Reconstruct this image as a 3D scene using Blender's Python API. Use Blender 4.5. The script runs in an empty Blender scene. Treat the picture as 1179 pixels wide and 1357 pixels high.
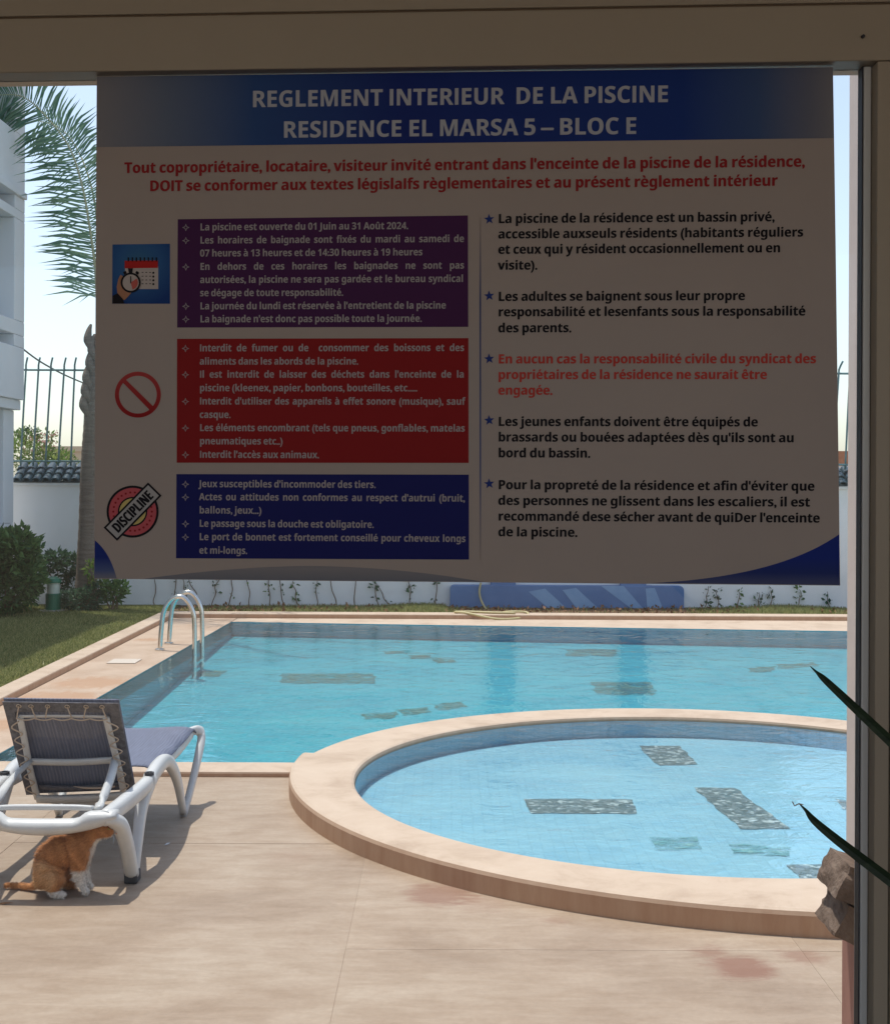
import bpy, math, random
import numpy as np
from mathutils import Vector, Matrix, noise
random.seed(7)
rnd = random.random
def U(a, b): return a + (b - a) * random.random()

# ------------------------------------------------------------------ camera, sky, sun, exposure
S = bpy.context.scene
C = S.collection
F, CX, CY, ROLL, EYE = 1800.0, 589.5, 635.0, 0.0045, 1.6
cd = bpy.data.cameras.new('camera')
cam = bpy.data.objects.new('camera', cd)
C.objects.link(cam)
cd.sensor_fit = 'VERTICAL'
cd.sensor_height = 36.0
cd.lens = F / 1357.0 * 36.0
cd.shift_y = -(678.5 - CY) / 1357.0
cd.clip_start, cd.clip_end = 0.05, 3000
cam.location = (0, 0, EYE)
cam.rotation_euler = (math.pi / 2, -ROLL, 0)
S.camera = cam

SUN = Vector((-0.205, 0.19, 1.0)).normalized()
elev = math.asin(SUN.z)
azim = math.atan2(SUN.x, SUN.y)
w = bpy.data.worlds.new('World')
S.world = w
w.use_nodes = True
wn = w.node_tree
sky = wn.nodes.new('ShaderNodeTexSky')
sky.sky_type = 'NISHITA'
sky.sun_disc = False
sky.sun_elevation = elev
sky.sun_rotation = azim
sky.air_density = 1.0
sky.dust_density = 1.2
sky.ozone_density = 1.0
hsv = wn.nodes.new('ShaderNodeHueSaturation')      # a pale, hazy summer sky
hsv.inputs['Saturation'].default_value = 0.75
hsv.inputs['Value'].default_value = 0.92
wn.links.new(sky.outputs[0], hsv.inputs['Color'])
wn.links.new(hsv.outputs[0], wn.nodes['Background'].inputs[0])
wn.nodes['Background'].inputs[1].default_value = 0.15
sd = bpy.data.lights.new('sun', 'SUN')
sd.energy = 2.45
sd.angle = math.radians(0.53)
sd.color = (1.0, 0.955, 0.88)
so = bpy.data.objects.new('sun', sd)
C.objects.link(so)
so.rotation_euler = SUN.to_track_quat('Z', 'Y').to_euler()
so.location = (-5, 5, 20)
S.view_settings.view_transform = 'Standard'
S.view_settings.look = 'None'
S.view_settings.exposure = 0.70
S.view_settings.gamma = 1.0
S.view_settings.use_curve_mapping = False
S.render.engine = 'CYCLES'
cy = S.cycles
cy.use_denoising = True
cy.max_bounces = 10
cy.diffuse_bounces = 6
cy.transparent_max_bounces = 24
cy.caustics_reflective = False
cy.caustics_refractive = False
cy.sample_clamp_indirect = 6.0

# ------------------------------------------------------------------ photo -> world
def G(px, py, z=0.0):
    dx, dy = px - CX, py - CY
    u, v = dx + dy * ROLL, dy - dx * ROLL
    Y = (EYE - z) * F / v
    return Vector((u * Y / F, Y, z))
def A(px, py, Y):
    dx, dy = px - CX, py - CY
    u, v = dx + dy * ROLL, dy - dx * ROLL
    return Vector((u * Y / F, Y, EYE - v * Y / F))
DY0, DT = 2.2, F / 29400.0
def W(px, py, d=0.0):          # door plane, d = metres towards the camera
    dx, dy = px - CX, py - CY
    u, v = dx + dy * ROLL, dy - dx * ROLL
    Y = (DY0 - d) / (1 + DT * u / F)
    return Vector((u * Y / F, Y, EYE - v * Y / F))
def D(X, z, d=0.0):            # door plane by world x and height
    return Vector((X, DY0 - d - DT * X, z))

# ------------------------------------------------------------------ materials
def mat(name, col, rough=0.6, metal=0.0, spec=0.5):
    m = bpy.data.materials.new(name)
    m.use_nodes = True
    b = m.node_tree.nodes['Principled BSDF']
    b.inputs['Base Color'].default_value = (*col, 1)
    b.inputs['Roughness'].default_value = rough
    b.inputs['Metallic'].default_value = metal
    b.inputs['Specular IOR Level'].default_value = spec
    return m
def N(m, t, **kw):
    n = m.node_tree.nodes.new(t)
    for k, v in kw.items():
        if k in n.inputs.keys(): n.inputs[k].default_value = v
        else: setattr(n, k, v)
    return n
def L(m, a, b): m.node_tree.links.new(a, b)
def ramp(m, stops, fac):
    r = N(m, 'ShaderNodeValToRGB')
    el = r.color_ramp.elements
    while len(el) < len(stops): el.new(0.5)
    for e, (p, c) in zip(el, stops):
        e.position = p
        e.color = (*c, 1)
    L(m, fac, r.inputs[0])
    return r.outputs[0]
def coords(m, scale=(1, 1, 1), kind='geo'):
    if kind == 'geo': src = N(m, 'ShaderNodeNewGeometry').outputs['Position']
    else: src = N(m, 'ShaderNodeTexCoord').outputs[kind]
    mp = N(m, 'ShaderNodeMapping')
    mp.inputs['Scale'].default_value = scale
    L(m, src, mp.inputs[0])
    return mp.outputs[0]
def mixc(m, fac, a, b, mode='MIX'):
    x = N(m, 'ShaderNodeMix', data_type='RGBA', blend_type=mode)
    if hasattr(fac, 'is_output'): L(m, fac, x.inputs[0])
    else: x.inputs[0].default_value = fac
    for s, v in ((6, a), (7, b)):
        if hasattr(v, 'is_output'): L(m, v, x.inputs[s])
        else: x.inputs[s].default_value = (*v, 1)
    return x.outputs[2]
def noise_t(m, vec, scale, detail=4, rough=0.55, dist=0.0):
    n = N(m, 'ShaderNodeTexNoise')
    n.inputs['Scale'].default_value = scale
    n.inputs['Detail'].default_value = detail
    n.inputs['Roughness'].default_value = rough
    n.inputs['Distortion'].default_value = dist
    L(m, vec, n.inputs['Vector'])
    return n.outputs[0]
def bump(m, h, strength=0.2, dist=0.01, node=None):
    b = N(m, 'ShaderNodeBump')
    b.inputs['Strength'].default_value = strength
    b.inputs['Distance'].default_value = dist
    L(m, h, b.inputs['Height'])
    L(m, b.outputs[0], (node or m.node_tree.nodes['Principled BSDF']).inputs['Normal'])
    return b
def P(m): return m.node_tree.nodes['Principled BSDF']
def mottled(name, stops, scale=2.0, rough=0.6, bs=0.15, bd=0.004, bscale=60, spec=0.4, stretch=(1, 1, 1)):
    m = mat(name, stops[0][1], rough, 0, spec)
    v = coords(m, stretch)
    L(m, ramp(m, stops, noise_t(m, v, scale, 7, 0.62, 0.3)), P(m).inputs['Base Color'])
    bump(m, noise_t(m, v, bscale, 4), bs, bd)
    return m
def dist_mask(m, pos, c, r, soft, warp):
    """1 inside an uneven blot round c"""
    vm = N(m, 'ShaderNodeVectorMath', operation='DISTANCE')
    L(m, pos, vm.inputs[0]); vm.inputs[1].default_value = c
    ad = N(m, 'ShaderNodeMath', operation='MULTIPLY_ADD')
    L(m, warp, ad.inputs[0]); ad.inputs[1].default_value = soft * 6
    sb = N(m, 'ShaderNodeMath', operation='SUBTRACT')
    L(m, vm.outputs['Value'], sb.inputs[0]); sb.inputs[1].default_value = soft * 3
    L(m, sb.outputs[0], ad.inputs[2])
    mr = N(m, 'ShaderNodeMapRange')
    mr.inputs['From Min'].default_value = r + soft; mr.inputs['From Max'].default_value = r - soft
    L(m, ad.outputs[0], mr.inputs['Value'])
    return mr.outputs[0]

def deck_material():
    m = mat('deck_stone', (0.5, 0.4, 0.32), 0.55, 0, 0.35)
    v = coords(m)
    base = ramp(m, [(0.3, (0.30, 0.225, 0.165)), (0.5, (0.395, 0.31, 0.235)), (0.7, (0.45, 0.37, 0.29))], noise_t(m, v, 0.9, 8, 0.6, 0.4))
    v2 = coords(m, (1.2, 5, 1))
    streak = ramp(m, [(0.35, (0.78, 0.73, 0.68)), (0.6, (1, 1, 1))], noise_t(m, v2, 2.6, 6, 0.65, 0.8))
    c = mixc(m, 0.6, base, streak, 'MULTIPLY')
    fine = ramp(m, [(0.3, (0.9, 0.89, 0.88)), (0.7, (1.06, 1.05, 1.04))], noise_t(m, v, 45, 5, 0.7))
    c = mixc(m, 0.8, c, fine, 'MULTIPLY')
    blot = ramp(m, [(0.42, (0.80, 0.74, 0.68)), (0.56, (1, 1, 1))], noise_t(m, coords(m, (1, 2, 1)), 5.5, 8, 0.72, 0.5))
    c = mixc(m, 0.4, c, blot, 'MULTIPLY')
    oi = N(m, 'ShaderNodeObjectInfo')
    tone = ramp(m, [(0, (0.94, 0.93, 0.92)), (1, (1.04, 1.03, 1.02))], oi.outputs['Random'])
    c = mixc(m, 0.7, c, tone, 'MULTIPLY')
    wp = noise_t(m, coords(m, (1, 3, 1)), 9, 5, 0.7, 1.0)
    for (x, y, r, s, k) in ((985, 1283, 0.10, 0.03, 0.75), (940, 1262, 0.05, 0.03, 0.5), (585, 1185, 0.13, 0.04, 0.6), (1062, 1268, 0.06, 0.03, 0.5),
                            (640, 1196, 0.10, 0.05, 0.25), (385, 1135, 0.1, 0.06, 0.12), (735, 1220, 0.03, 0.03, 0.4)):
        p = G(x, y)
        mk = dist_mask(m, v, (p.x, p.y, 0), r, s, wp)
        ml = N(m, 'ShaderNodeMath', operation='MULTIPLY')
        L(m, mk, ml.inputs[0]); ml.inputs[1].default_value = k
        c = mixc(m, ml.outputs[0], c, (0.22, 0.10, 0.065))
    L(m, c, P(m).inputs['Base Color'])
    bump(m, noise_t(m, v, 55, 6, 0.7), 0.12, 0.003)
    return m
def walkway_material():
    m = mat('walkway_stone', (0.5, 0.4, 0.32), 0.5, 0, 0.35)
    v = coords(m)
    c = ramp(m, [(0.3, (0.42, 0.29, 0.20)), (0.6, (0.53, 0.40, 0.30))], noise_t(m, v, 2.2, 7, 0.6, 0.5))
    wp = noise_t(m, coords(m, (3, 1, 1)), 5, 5, 0.6, 0.6)
    for (x, y, r, s) in ((75, 925, 0.30, 0.08), (120, 905, 0.28, 0.08), (30, 958, 0.25, 0.08), (200, 848, 0.12, 0.06)):
        p = G(x, y, 0.03)
        mk = dist_mask(m, v, (p.x, p.y, 0.03), r, s, wp)
        ml = N(m, 'ShaderNodeMath', operation='MULTIPLY')
        L(m, mk, ml.inputs[0]); ml.inputs[1].default_value = 0.6
        c = mixc(m, ml.outputs[0], c, (0.42, 0.22, 0.11))
    L(m, c, P(m).inputs['Base Color'])
    bump(m, noise_t(m, v, 50, 5, 0.7), 0.1, 0.003)
    return m
def kerb_material():
    m = mat('kerb_plaster', (0.55, 0.42, 0.32), 0.6, 0, 0.3)
    v = coords(m)
    c = ramp(m, [(0.3, (0.42, 0.31, 0.225)), (0.5, (0.53, 0.41, 0.31)), (0.7, (0.58, 0.46, 0.355))], noise_t(m, v, 3.5, 9, 0.68, 0.5))
    # darker brown on the upright faces, in uneven streaks
    g = N(m, 'ShaderNodeNewGeometry')
    sx = N(m, 'ShaderNodeSeparateXYZ'); L(m, g.outputs['Normal'], sx.inputs[0])
    mr = N(m, 'ShaderNodeMapRange'); L(m, sx.outputs['Z'], mr.inputs['Value'])
    mr.inputs['From Min'].default_value = 0.7; mr.inputs['From Max'].default_value = 0.2
    st = ramp(m, [(0.3, (0.40, 0.23, 0.14)), (0.7, (0.50, 0.33, 0.22))], noise_t(m, coords(m, (6, 6, 1)), 2, 6, 0.7))
    c = mixc(m, mr.outputs[0], c, st)
    L(m, c, P(m).inputs['Base Color'])
    bump(m, noise_t(m, v, 40, 5, 0.7), 0.15, 0.003)
    return m
def water_material(name, tint, bs, sc, stretch, rough=0.03):
    m = bpy.data.materials.new(name)
    m.use_nodes = True
    nt = m.node_tree
    nt.nodes.remove(P(m))
    tr = N(m, 'ShaderNodeBsdfTransparent'); tr.inputs[0].default_value = (*tint, 1)
    gl = N(m, 'ShaderNodeBsdfGlossy'); gl.inputs['Roughness'].default_value = rough
    gl.inputs[0].default_value = (1, 1, 1, 1)
    fr = N(m, 'ShaderNodeFresnel'); fr.inputs[0].default_value = 1.33
    mx = N(m, 'ShaderNodeMixShader')
    v = coords(m, stretch)
    h1 = noise_t(m, v, sc, 4, 0.55, 0.6)
    h2 = noise_t(m, v, sc * 0.22, 2, 0.5, 0.2)
    ad = N(m, 'ShaderNodeMath', operation='MULTIPLY_ADD')
    L(m, h2, ad.inputs[0]); ad.inputs[1].default_value = 2.0; L(m, h1, ad.inputs[2])
    b = N(m, 'ShaderNodeBump'); b.inputs['Strength'].default_value = bs; b.inputs['Distance'].default_value = 0.012
    L(m, ad.outputs[0], b.inputs['Height'])
    L(m, b.outputs[0], gl.inputs['Normal']); L(m, b.outputs[0], fr.inputs['Normal'])
    L(m, fr.outputs[0], mx.inputs[0]); L(m, tr.outputs[0], mx.inputs[1]); L(m, gl.outputs[0], mx.inputs[2])
    L(m, mx.outputs[0], nt.nodes['Material Output'].inputs[0])
    return m
def lining_material(name, c1, c2, c3, line=0.9):
    """small glazed tesserae seen through moving water"""
    m = mat(name, c1, 0.4, 0, 0.3)
    v = coords(m)
    wv = N(m, 'ShaderNodeVectorMath', operation='MULTIPLY_ADD')
    nz = N(m, 'ShaderNodeTexNoise'); nz.inputs['Scale'].default_value = 7; nz.inputs['Detail'].default_value = 3
    L(m, v, nz.inputs['Vector'])
    L(m, nz.outputs['Color'], wv.inputs[0]); wv.inputs[1].default_value = (0.02, 0.02, 0.0); L(m, v, wv.inputs[2])
    br = N(m, 'ShaderNodeTexBrick')
    br.offset = 0.0
    br.inputs['Color1'].default_value = (*c1, 1); br.inputs['Color2'].default_value = (*c2, 1)
    br.inputs['Mortar'].default_value = (*[x * line for x in c1], 1)
    br.inputs['Scale'].default_value = 1.0
    br.inputs['Mortar Size'].default_value = 0.003
    br.inputs['Brick Width'].default_value = 0.05; br.inputs['Row Height'].default_value = 0.05
    L(m, wv.outputs[0], br.inputs['Vector'])
    # uneven tile colour; its pale and dark blotches also paint in ripple light
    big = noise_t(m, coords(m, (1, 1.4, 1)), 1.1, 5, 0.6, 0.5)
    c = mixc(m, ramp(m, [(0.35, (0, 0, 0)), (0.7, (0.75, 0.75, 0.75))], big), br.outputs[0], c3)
    vo = N(m, 'ShaderNodeTexVoronoi', feature='DISTANCE_TO_EDGE'); vo.inputs['Scale'].default_value = 4.5
    L(m, wv.outputs[0], vo.inputs['Vector'])
    L(m, c, P(m).inputs['Base Color'])
    return m
def mosaic_material(name, dark, light, top=(0.5, 0.52, 0.5)):
    m = mat(name, dark, 0.5)
    v = coords(m)
    vo = N(m, 'ShaderNodeTexVoronoi'); vo.inputs['Scale'].default_value = 42
    L(m, v, vo.inputs['Vector'])
    sp = N(m, 'ShaderNodeSeparateColor'); L(m, vo.outputs['Color'], sp.inputs[0])
    mid = tuple((a + b) / 2 for a, b in zip(dark, light))
    L(m, ramp(m, [(0.0, dark), (0.55, mid), (0.8, light), (0.93, top)], sp.outputs[0]), P(m).inputs['Base Color'])
    return m
def leaf_material(name, a, b, tl=0.35, rough=0.5):
    m = mat(name, a, rough, 0, 0.3)
    g = N(m, 'ShaderNodeNewGeometry')
    c = ramp(m, [(0.1, a), (0.9, b)], g.outputs['Random Per Island'])
    L(m, c, P(m).inputs['Base Color'])
    t = N(m, 'ShaderNodeBsdfTranslucent'); L(m, c, t.inputs[0])
    mx = N(m, 'ShaderNodeMixShader'); mx.inputs[0].default_value = tl
    L(m, P(m).outputs[0], mx.inputs[1]); L(m, t.outputs[0], mx.inputs[2])
    L(m, mx.outputs[0], m.node_tree.nodes['Material Output'].inputs[0])
    return m

M_deck = deck_material()
M_walk = walkway_material()
M_kerb = kerb_material()
M_joint = mottled('joint_mortar', [(0.3, (0.30, 0.23, 0.17)), (0.7, (0.36, 0.28, 0.21))], 20)
M_water = water_material('pool_water', (0.84, 0.96, 0.98), 0.75, 6.0, (1, 1, 1), 0.03)
M_pwater = water_material('paddling_water', (0.86, 0.95, 0.98), 0.7, 8.0, (1, 1, 1), 0.04)
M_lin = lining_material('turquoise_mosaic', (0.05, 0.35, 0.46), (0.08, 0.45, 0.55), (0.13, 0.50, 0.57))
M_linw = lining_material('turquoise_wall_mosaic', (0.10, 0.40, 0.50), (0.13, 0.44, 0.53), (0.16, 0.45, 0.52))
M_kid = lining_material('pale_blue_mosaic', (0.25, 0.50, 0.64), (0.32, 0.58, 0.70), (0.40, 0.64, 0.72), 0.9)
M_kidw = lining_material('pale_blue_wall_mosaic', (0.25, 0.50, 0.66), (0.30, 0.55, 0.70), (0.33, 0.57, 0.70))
def ripple_gaps(m, sc, amount):
    """see-through gaps imitate the blur of rippling water over the inlay"""
    t = N(m, 'ShaderNodeBsdfTransparent'); x = N(m, 'ShaderNodeMixShader')
    L(m, ramp(m, [(0.40, (0, 0, 0)), (0.60, (amount,) * 3)], noise_t(m, coords(m, (1, 2.2, 1)), sc, 5, 0.7, 0.4)), x.inputs[0])
    L(m, P(m).outputs[0], x.inputs[1]); L(m, t.outputs[0], x.inputs[2])
    L(m, x.outputs[0], m.node_tree.nodes['Material Output'].inputs[0]); return m
M_mosg = mosaic_material('grey_pebble_mosaic', (0.08, 0.12, 0.12), (0.27, 0.31, 0.31), (0.62, 0.66, 0.64))
M_moso = mosaic_material('olive_mosaic', (0.07, 0.15, 0.12), (0.13, 0.22, 0.17), (0.18, 0.27, 0.2))
ripple_gaps(M_moso, 9, .9); ripple_gaps(M_mosg, 22, .35)
M_mosp = mosaic_material('pale_green_mosaic', (0.14, 0.38, 0.42), (0.22, 0.46, 0.46), (0.28, 0.5, 0.48))
M_white = mottled('white_render', [(0.3, (0.80, 0.81, 0.79)), (0.7, (0.88, 0.88, 0.87))], 1.5, 0.85, 0.3, 0.004, 90, 0.2)
M_bldg = mottled('pale_render', [(0.3, (0.70, 0.71, 0.74)), (0.7, (0.78, 0.79, 0.81))], 0.8, 0.85, 0.2, 0.004, 70, 0.2)
M_shut = mat('grey_shutter', (0.42, 0.45, 0.47), 0.5)
M_tile = mottled('dark_green_glazed_tile', [(0.3, (0.012, 0.03, 0.042)), (0.7, (0.03, 0.06, 0.075))], 9, 0.28, 0.1, 0.002, 60, 0.5)
M_fence = mat('teal_painted_iron', (0.10, 0.19, 0.20), 0.45, 0.1)
M_soil = mottled('soil', [(0.3, (0.10, 0.06, 0.04)), (0.7, (0.20, 0.13, 0.08))], 6, 0.95, 0.8, 0.03, 30, 0.1)
M_turf = mottled('turf', [(0.25, (0.07, 0.08, 0.03)), (0.5, (0.13, 0.14, 0.05)), (0.75, (0.24, 0.21, 0.10))], 3.0, 0.95, 0.9, 0.03, 60, 0.1)
M_earth = mottled('dry_ground', [(0.3, (0.25, 0.2, 0.15)), (0.7, (0.38, 0.31, 0.24))], 0.4, 0.95, 0.4, 0.02, 10, 0.1)
M_grass = leaf_material('grass_blade', (0.14, 0.18, 0.05), (0.45, 0.43, 0.18), 0.45)
M_leaf = leaf_material('shrub_leaf', (0.05, 0.13, 0.045), (0.16, 0.28, 0.09), 0.4)
M_leafd = leaf_material('dark_leaf', (0.03, 0.08, 0.05), (0.09, 0.17, 0.09), 0.3)
M_leafb = leaf_material('bright_leaf', (0.10, 0.20, 0.04), (0.26, 0.32, 0.09), 0.4)
M_palm = leaf_material('palm_leaflet', (0.09, 0.19, 0.14), (0.20, 0.32, 0.21), 0.4)
M_rach = mat('palm_rachis', (0.42, 0.42, 0.26), 0.5)
M_bark = mottled('palm_bark', [(0.3, (0.16, 0.125, 0.10)), (0.7, (0.27, 0.22, 0.18))], 6, 0.9, 0.8, 0.02, 26, 0.1, (1, 1, 6))
M_stem = mat('woody_stem', (0.16, 0.11, 0.07), 0.8)
M_plast = mottled('white_plastic', [(0.3, (0.52, 0.525, 0.53)), (0.7, (0.60, 0.60, 0.59))], 12, 0.38, 0.05, 0.001, 80, 0.4)
M_cord = mat('beige_cord', (0.45, 0.36, 0.28), 0.8)
M_foot = mat('dark_rubber', (0.04, 0.04, 0.045), 0.6)
M_alu = mottled('taupe_aluminium', [(0.3, (0.37, 0.305, 0.235)), (0.7, (0.395, 0.33, 0.255))], 1.2, 0.45, 0.04, 0.001, 150, 0.35)
M_aluw = mat('pale_aluminium', (0.62, 0.62, 0.62), 0.35)
M_gasket = mat('black_gasket', (0.02, 0.02, 0.03), 0.6)
M_steel = mat('stainless_steel', (0.66, 0.65, 0.62), 0.2, 1.0)
M_lampg = mat('green_enamel', (0.012, 0.16, 0.085), 0.4)
M_lampw = mat('milky_lens', (0.62, 0.66, 0.55), 0.3)
M_conc = mottled('pale_concrete', [(0.3, (0.45, 0.42, 0.38)), (0.7, (0.55, 0.52, 0.48))], 8, 0.85)
M_pierl = mottled('pinkish_render', [(0.3, (0.62, 0.54, 0.51)), (0.7, (0.70, 0.62, 0.58))], 4, 0.8)
M_pierr = mottled('red_brown_render', [(0.3, (0.30, 0.15, 0.12)), (0.7, (0.38, 0.2, 0.16))], 9, 0.8)
M_rock = mottled('rough_stone', [(0.25, (0.09, 0.062, 0.045)), (0.5, (0.155, 0.11, 0.085)), (0.75, (0.23, 0.175, 0.14))], 14, 0.9, 0.9, 0.01, 40, 0.2)
M_hose = mat('beige_hose', (0.50, 0.43, 0.22), 0.5)
M_blade = mottled('deep_green_blade', [(0.3, (0.012, 0.022, 0.012)), (0.7, (0.03, 0.05, 0.025))], 30, 0.4, 0.1, 0.001, 200, 0.4, (1, 1, 8))
M_room = mottled('room_wall', [(0.3, (0.70, 0.64, 0.56)), (0.7, (0.74, 0.68, 0.60))], 1, 0.9)
M_rfloor = mottled('room_floor_tile', [(0.3, (0.07, 0.05, 0.04)), (0.7, (0.10, 0.075, 0.06))], 3, 0.4)
M_terra = mottled('terracotta', [(0.3, (0.35, 0.14, 0.07)), (0.7, (0.45, 0.2, 0.11))], 8, 0.8)
M_dist = mottled('sandy_render', [(0.3, (0.52, 0.42, 0.30)), (0.7, (0.62, 0.52, 0.40))], 0.2, 0.9)

def fabric():
    m = mat('blue_grey_sling', (0.12, 0.13, 0.17), 0.75, 0, 0.2)
    v = coords(m, (1, 1, 1))
    wv = N(m, 'ShaderNodeTexWave'); wv.inputs['Scale'].default_value = 22; wv.inputs['Distortion'].default_value = 1.2
    wv.inputs['Detail'].default_value = 2
    wv.bands_direction = 'X'
    L(m, v, wv.inputs['Vector'])
    n2 = noise_t(m, coords(m, (150, 8, 8)), 1.0, 5, 0.8)
    c1 = ramp(m, [(0.2, (0.135, 0.15, 0.215)), (0.8, (0.175, 0.19, 0.25))], wv.outputs['Fac'])
    c = mixc(m, 0.75, c1, ramp(m, [(0.3, (0.55, 0.55, 0.55)), (0.7, (1.3, 1.3, 1.3))], n2), 'MULTIPLY')
    L(m, c, P(m).inputs['Base Color'])
    bump(m, n2, 0.3, 0.002)
    return m
M_fab = fabric()
def glass():
    m = bpy.data.materials.new('window_glass'); m.use_nodes = True
    m.node_tree.nodes.remove(P(m))
    tr = N(m, 'ShaderNodeBsdfTransparent'); tr.inputs[0].default_value = (0.97, 0.98, 0.975, 1)
    gl = N(m, 'ShaderNodeBsdfGlossy'); gl.inputs['Roughness'].default_value = 0.0
    fr = N(m, 'ShaderNodeFresnel'); fr.inputs[0].default_value = 1.33
    mx = N(m, 'ShaderNodeMixShader')
    L(m, fr.outputs[0], mx.inputs[0]); L(m, tr.outputs[0], mx.inputs[1]); L(m, gl.outputs[0], mx.inputs[2])
    L(m, mx.outputs[0], m.node_tree.nodes['Material Output'].inputs[0])
    return m
M_glass = glass()

# ------------------------------------------------------------------ mesh helpers
class MB:
    def __init__(s): s.v = []; s.f = []
    def add(s, vs, fs):
        o = len(s.v); s.v += [tuple(p) for p in vs]; s.f += [tuple(i + o for i in f) for f in fs]; return s
    def box(s, a, b):
        x0, y0, z0 = a; x1, y1, z1 = b
        return s.add([(x0, y0, z0), (x1, y0, z0), (x1, y1, z0), (x0, y1, z0), (x0, y0, z1), (x1, y0, z1), (x1, y1, z1), (x0, y1, z1)],
                     [(0, 3, 2, 1), (4, 5, 6, 7), (0, 1, 5, 4), (1, 2, 6, 5), (2, 3, 7, 6), (3, 0, 4, 7)])
    def prism(s, poly, z0, z1):
        n = len(poly)
        vs = [(p[0], p[1], z0) for p in poly] + [(p[0], p[1], z1) for p in poly]
        fs = [tuple(range(n - 1, -1, -1)), tuple(range(n, 2 * n))] + [(i, (i + 1) % n, n + (i + 1) % n, n + i) for i in range(n)]
        return s.add(vs, fs)
    def hexa(s, lo, hi):     # 4 points below, 4 above
        return s.add(list(lo) + list(hi), [(3, 2, 1, 0), (4, 5, 6, 7), (0, 1, 5, 4), (1, 2, 6, 5), (2, 3, 7, 6), (3, 0, 4, 7)])
    def tube(s, pts, rad, seg=10, flat=1.0, up=None, cap=True, square=0.0):
        pts = [Vector(p) for p in pts]; n = len(pts)
        if not hasattr(rad, '__len__'): rad = [rad] * n
        rings = []; ref = None
        for i, p in enumerate(pts):
            t = (pts[min(i + 1, n - 1)] - pts[max(i - 1, 0)]).normalized()
            if up is not None: a = Vector(up)
            else:
                a = ref if ref is not None else (Vector((0, 0, 1)) if abs(t.z) < 0.9 else Vector((1, 0, 0)))
            a = (a - t * a.dot(t)).normalized(); ref = a
            b = t.cross(a)
            ring = []
            for k in range(seg):
                th = 2 * math.pi * k / seg + math.pi / seg
                c_, s_ = math.cos(th), math.sin(th)
                if square:
                    q = (abs(c_) ** square_p(square) + abs(s_) ** square_p(square)) ** (-1 / square_p(square)); c_ *= q; s_ *= q
                ring.append(p + (a * c_ * flat + b * s_) * rad[i])
            rings.append(ring)
        vs = [q for r_ in rings for q in r_]
        fs = [(i * seg + k, i * seg + (k + 1) % seg, (i + 1) * seg + (k + 1) % seg, (i + 1) * seg + k) for i in range(n - 1) for k in range(seg)]
        if cap: fs += [tuple(range(seg - 1, -1, -1)), tuple((n - 1) * seg + k for k in range(seg))]
        return s.add(vs, fs)
    def lathe(s, prof, c=(0, 0, 0), seg=24):
        c = Vector(c); n = len(prof)
        vs = [c + Vector((r * math.cos(2 * math.pi * k / seg), r * math.sin(2 * math.pi * k / seg), z)) for r, z in prof for k in range(seg)]
        fs = [(i * seg + k, i * seg + (k + 1) % seg, (i + 1) * seg + (k + 1) % seg, (i + 1) * seg + k) for i in range(n - 1) for k in range(seg)]
        fs += [tuple(range(seg - 1, -1, -1)), tuple((n - 1) * seg + k for k in range(seg))]
        return s.add(vs, fs)
    def mesh(s, name, m, smooth=False, off=None):
        me = bpy.data.meshes.new(name)
        v = s.v if off is None else [(a - off[0], b - off[1], c - off[2]) for a, b, c in s.v]
        me.from_pydata(v, [], s.f)
        me.materials.append(m)
        if smooth: me.shade_smooth()
        me.update()
        return me
def square_p(q): return 2 + 6 * q
def smooth_path(pts, k=6):
    pts = [Vector(p) for p in pts]; out = []
    P_ = [pts[0] * 2 - pts[1]] + pts + [pts[-1] * 2 - pts[-2]]
    for i in range(1, len(P_) - 2):
        a, b, c, d = P_[i - 1:i + 3]
        for j in range(k):
            t = j / k
            out.append(0.5 * ((2 * b) + (c - a) * t + (2 * a - 5 * b + 4 * c - d) * t * t + (3 * b - a - 3 * c + d) * t ** 3))
    out.append(pts[-1]); return out
def interp(vals, n):
    return list(np.interp(np.linspace(0, 1, n), np.linspace(0, 1, len(vals)), vals))

def worldloc(o):
    l = Vector(o.location)
    while o.parent: o = o.parent; l += Vector(o.location)
    return l
def thing(name, label, cat, loc=(0, 0, 0), group=None):
    o = bpy.data.objects.new(name, None); C.objects.link(o)
    o.location = loc; o.empty_display_size = 0.1
    o['label'] = label; o['category'] = cat
    if group: o['group'] = group
    return o
def obj(name, mb, m, parent=None, smooth=False, bev=0, label=None, kind=None, loc=None):
    """mb holds world coordinates; its object sits at its parent's origin, or at loc when top-level"""
    off = worldloc(parent) if parent else Vector(loc or (0, 0, 0))
    me = mb.mesh(name, m, smooth, off)
    o = bpy.data.objects.new(name, me); C.objects.link(o)
    if parent: o.parent = parent
    else: o.location = off
    if bev:
        b = o.modifiers.new('bevel', 'BEVEL'); b.width = bev; b.segments = 2; b.limit_method = 'ANGLE'
    if label: o['label'] = label
    if kind: o['kind'] = kind
    return o
def struct(name, mb, m, **k): return obj(name, mb, m, kind='structure', **k)
def tag(o, label, cat, group=None):
    o['label'] = label; o['category'] = cat
    if group: o['group'] = group
    return o
def inst(name, me, parent, loc, rot=(0, 0, 0), scale=(1, 1, 1)):
    o = bpy.data.objects.new(name, me); C.objects.link(o)
    o.parent = parent; o.location = Vector(loc) - worldloc(parent); o.rotation_euler = rot; o.scale = scale
    return o

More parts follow.
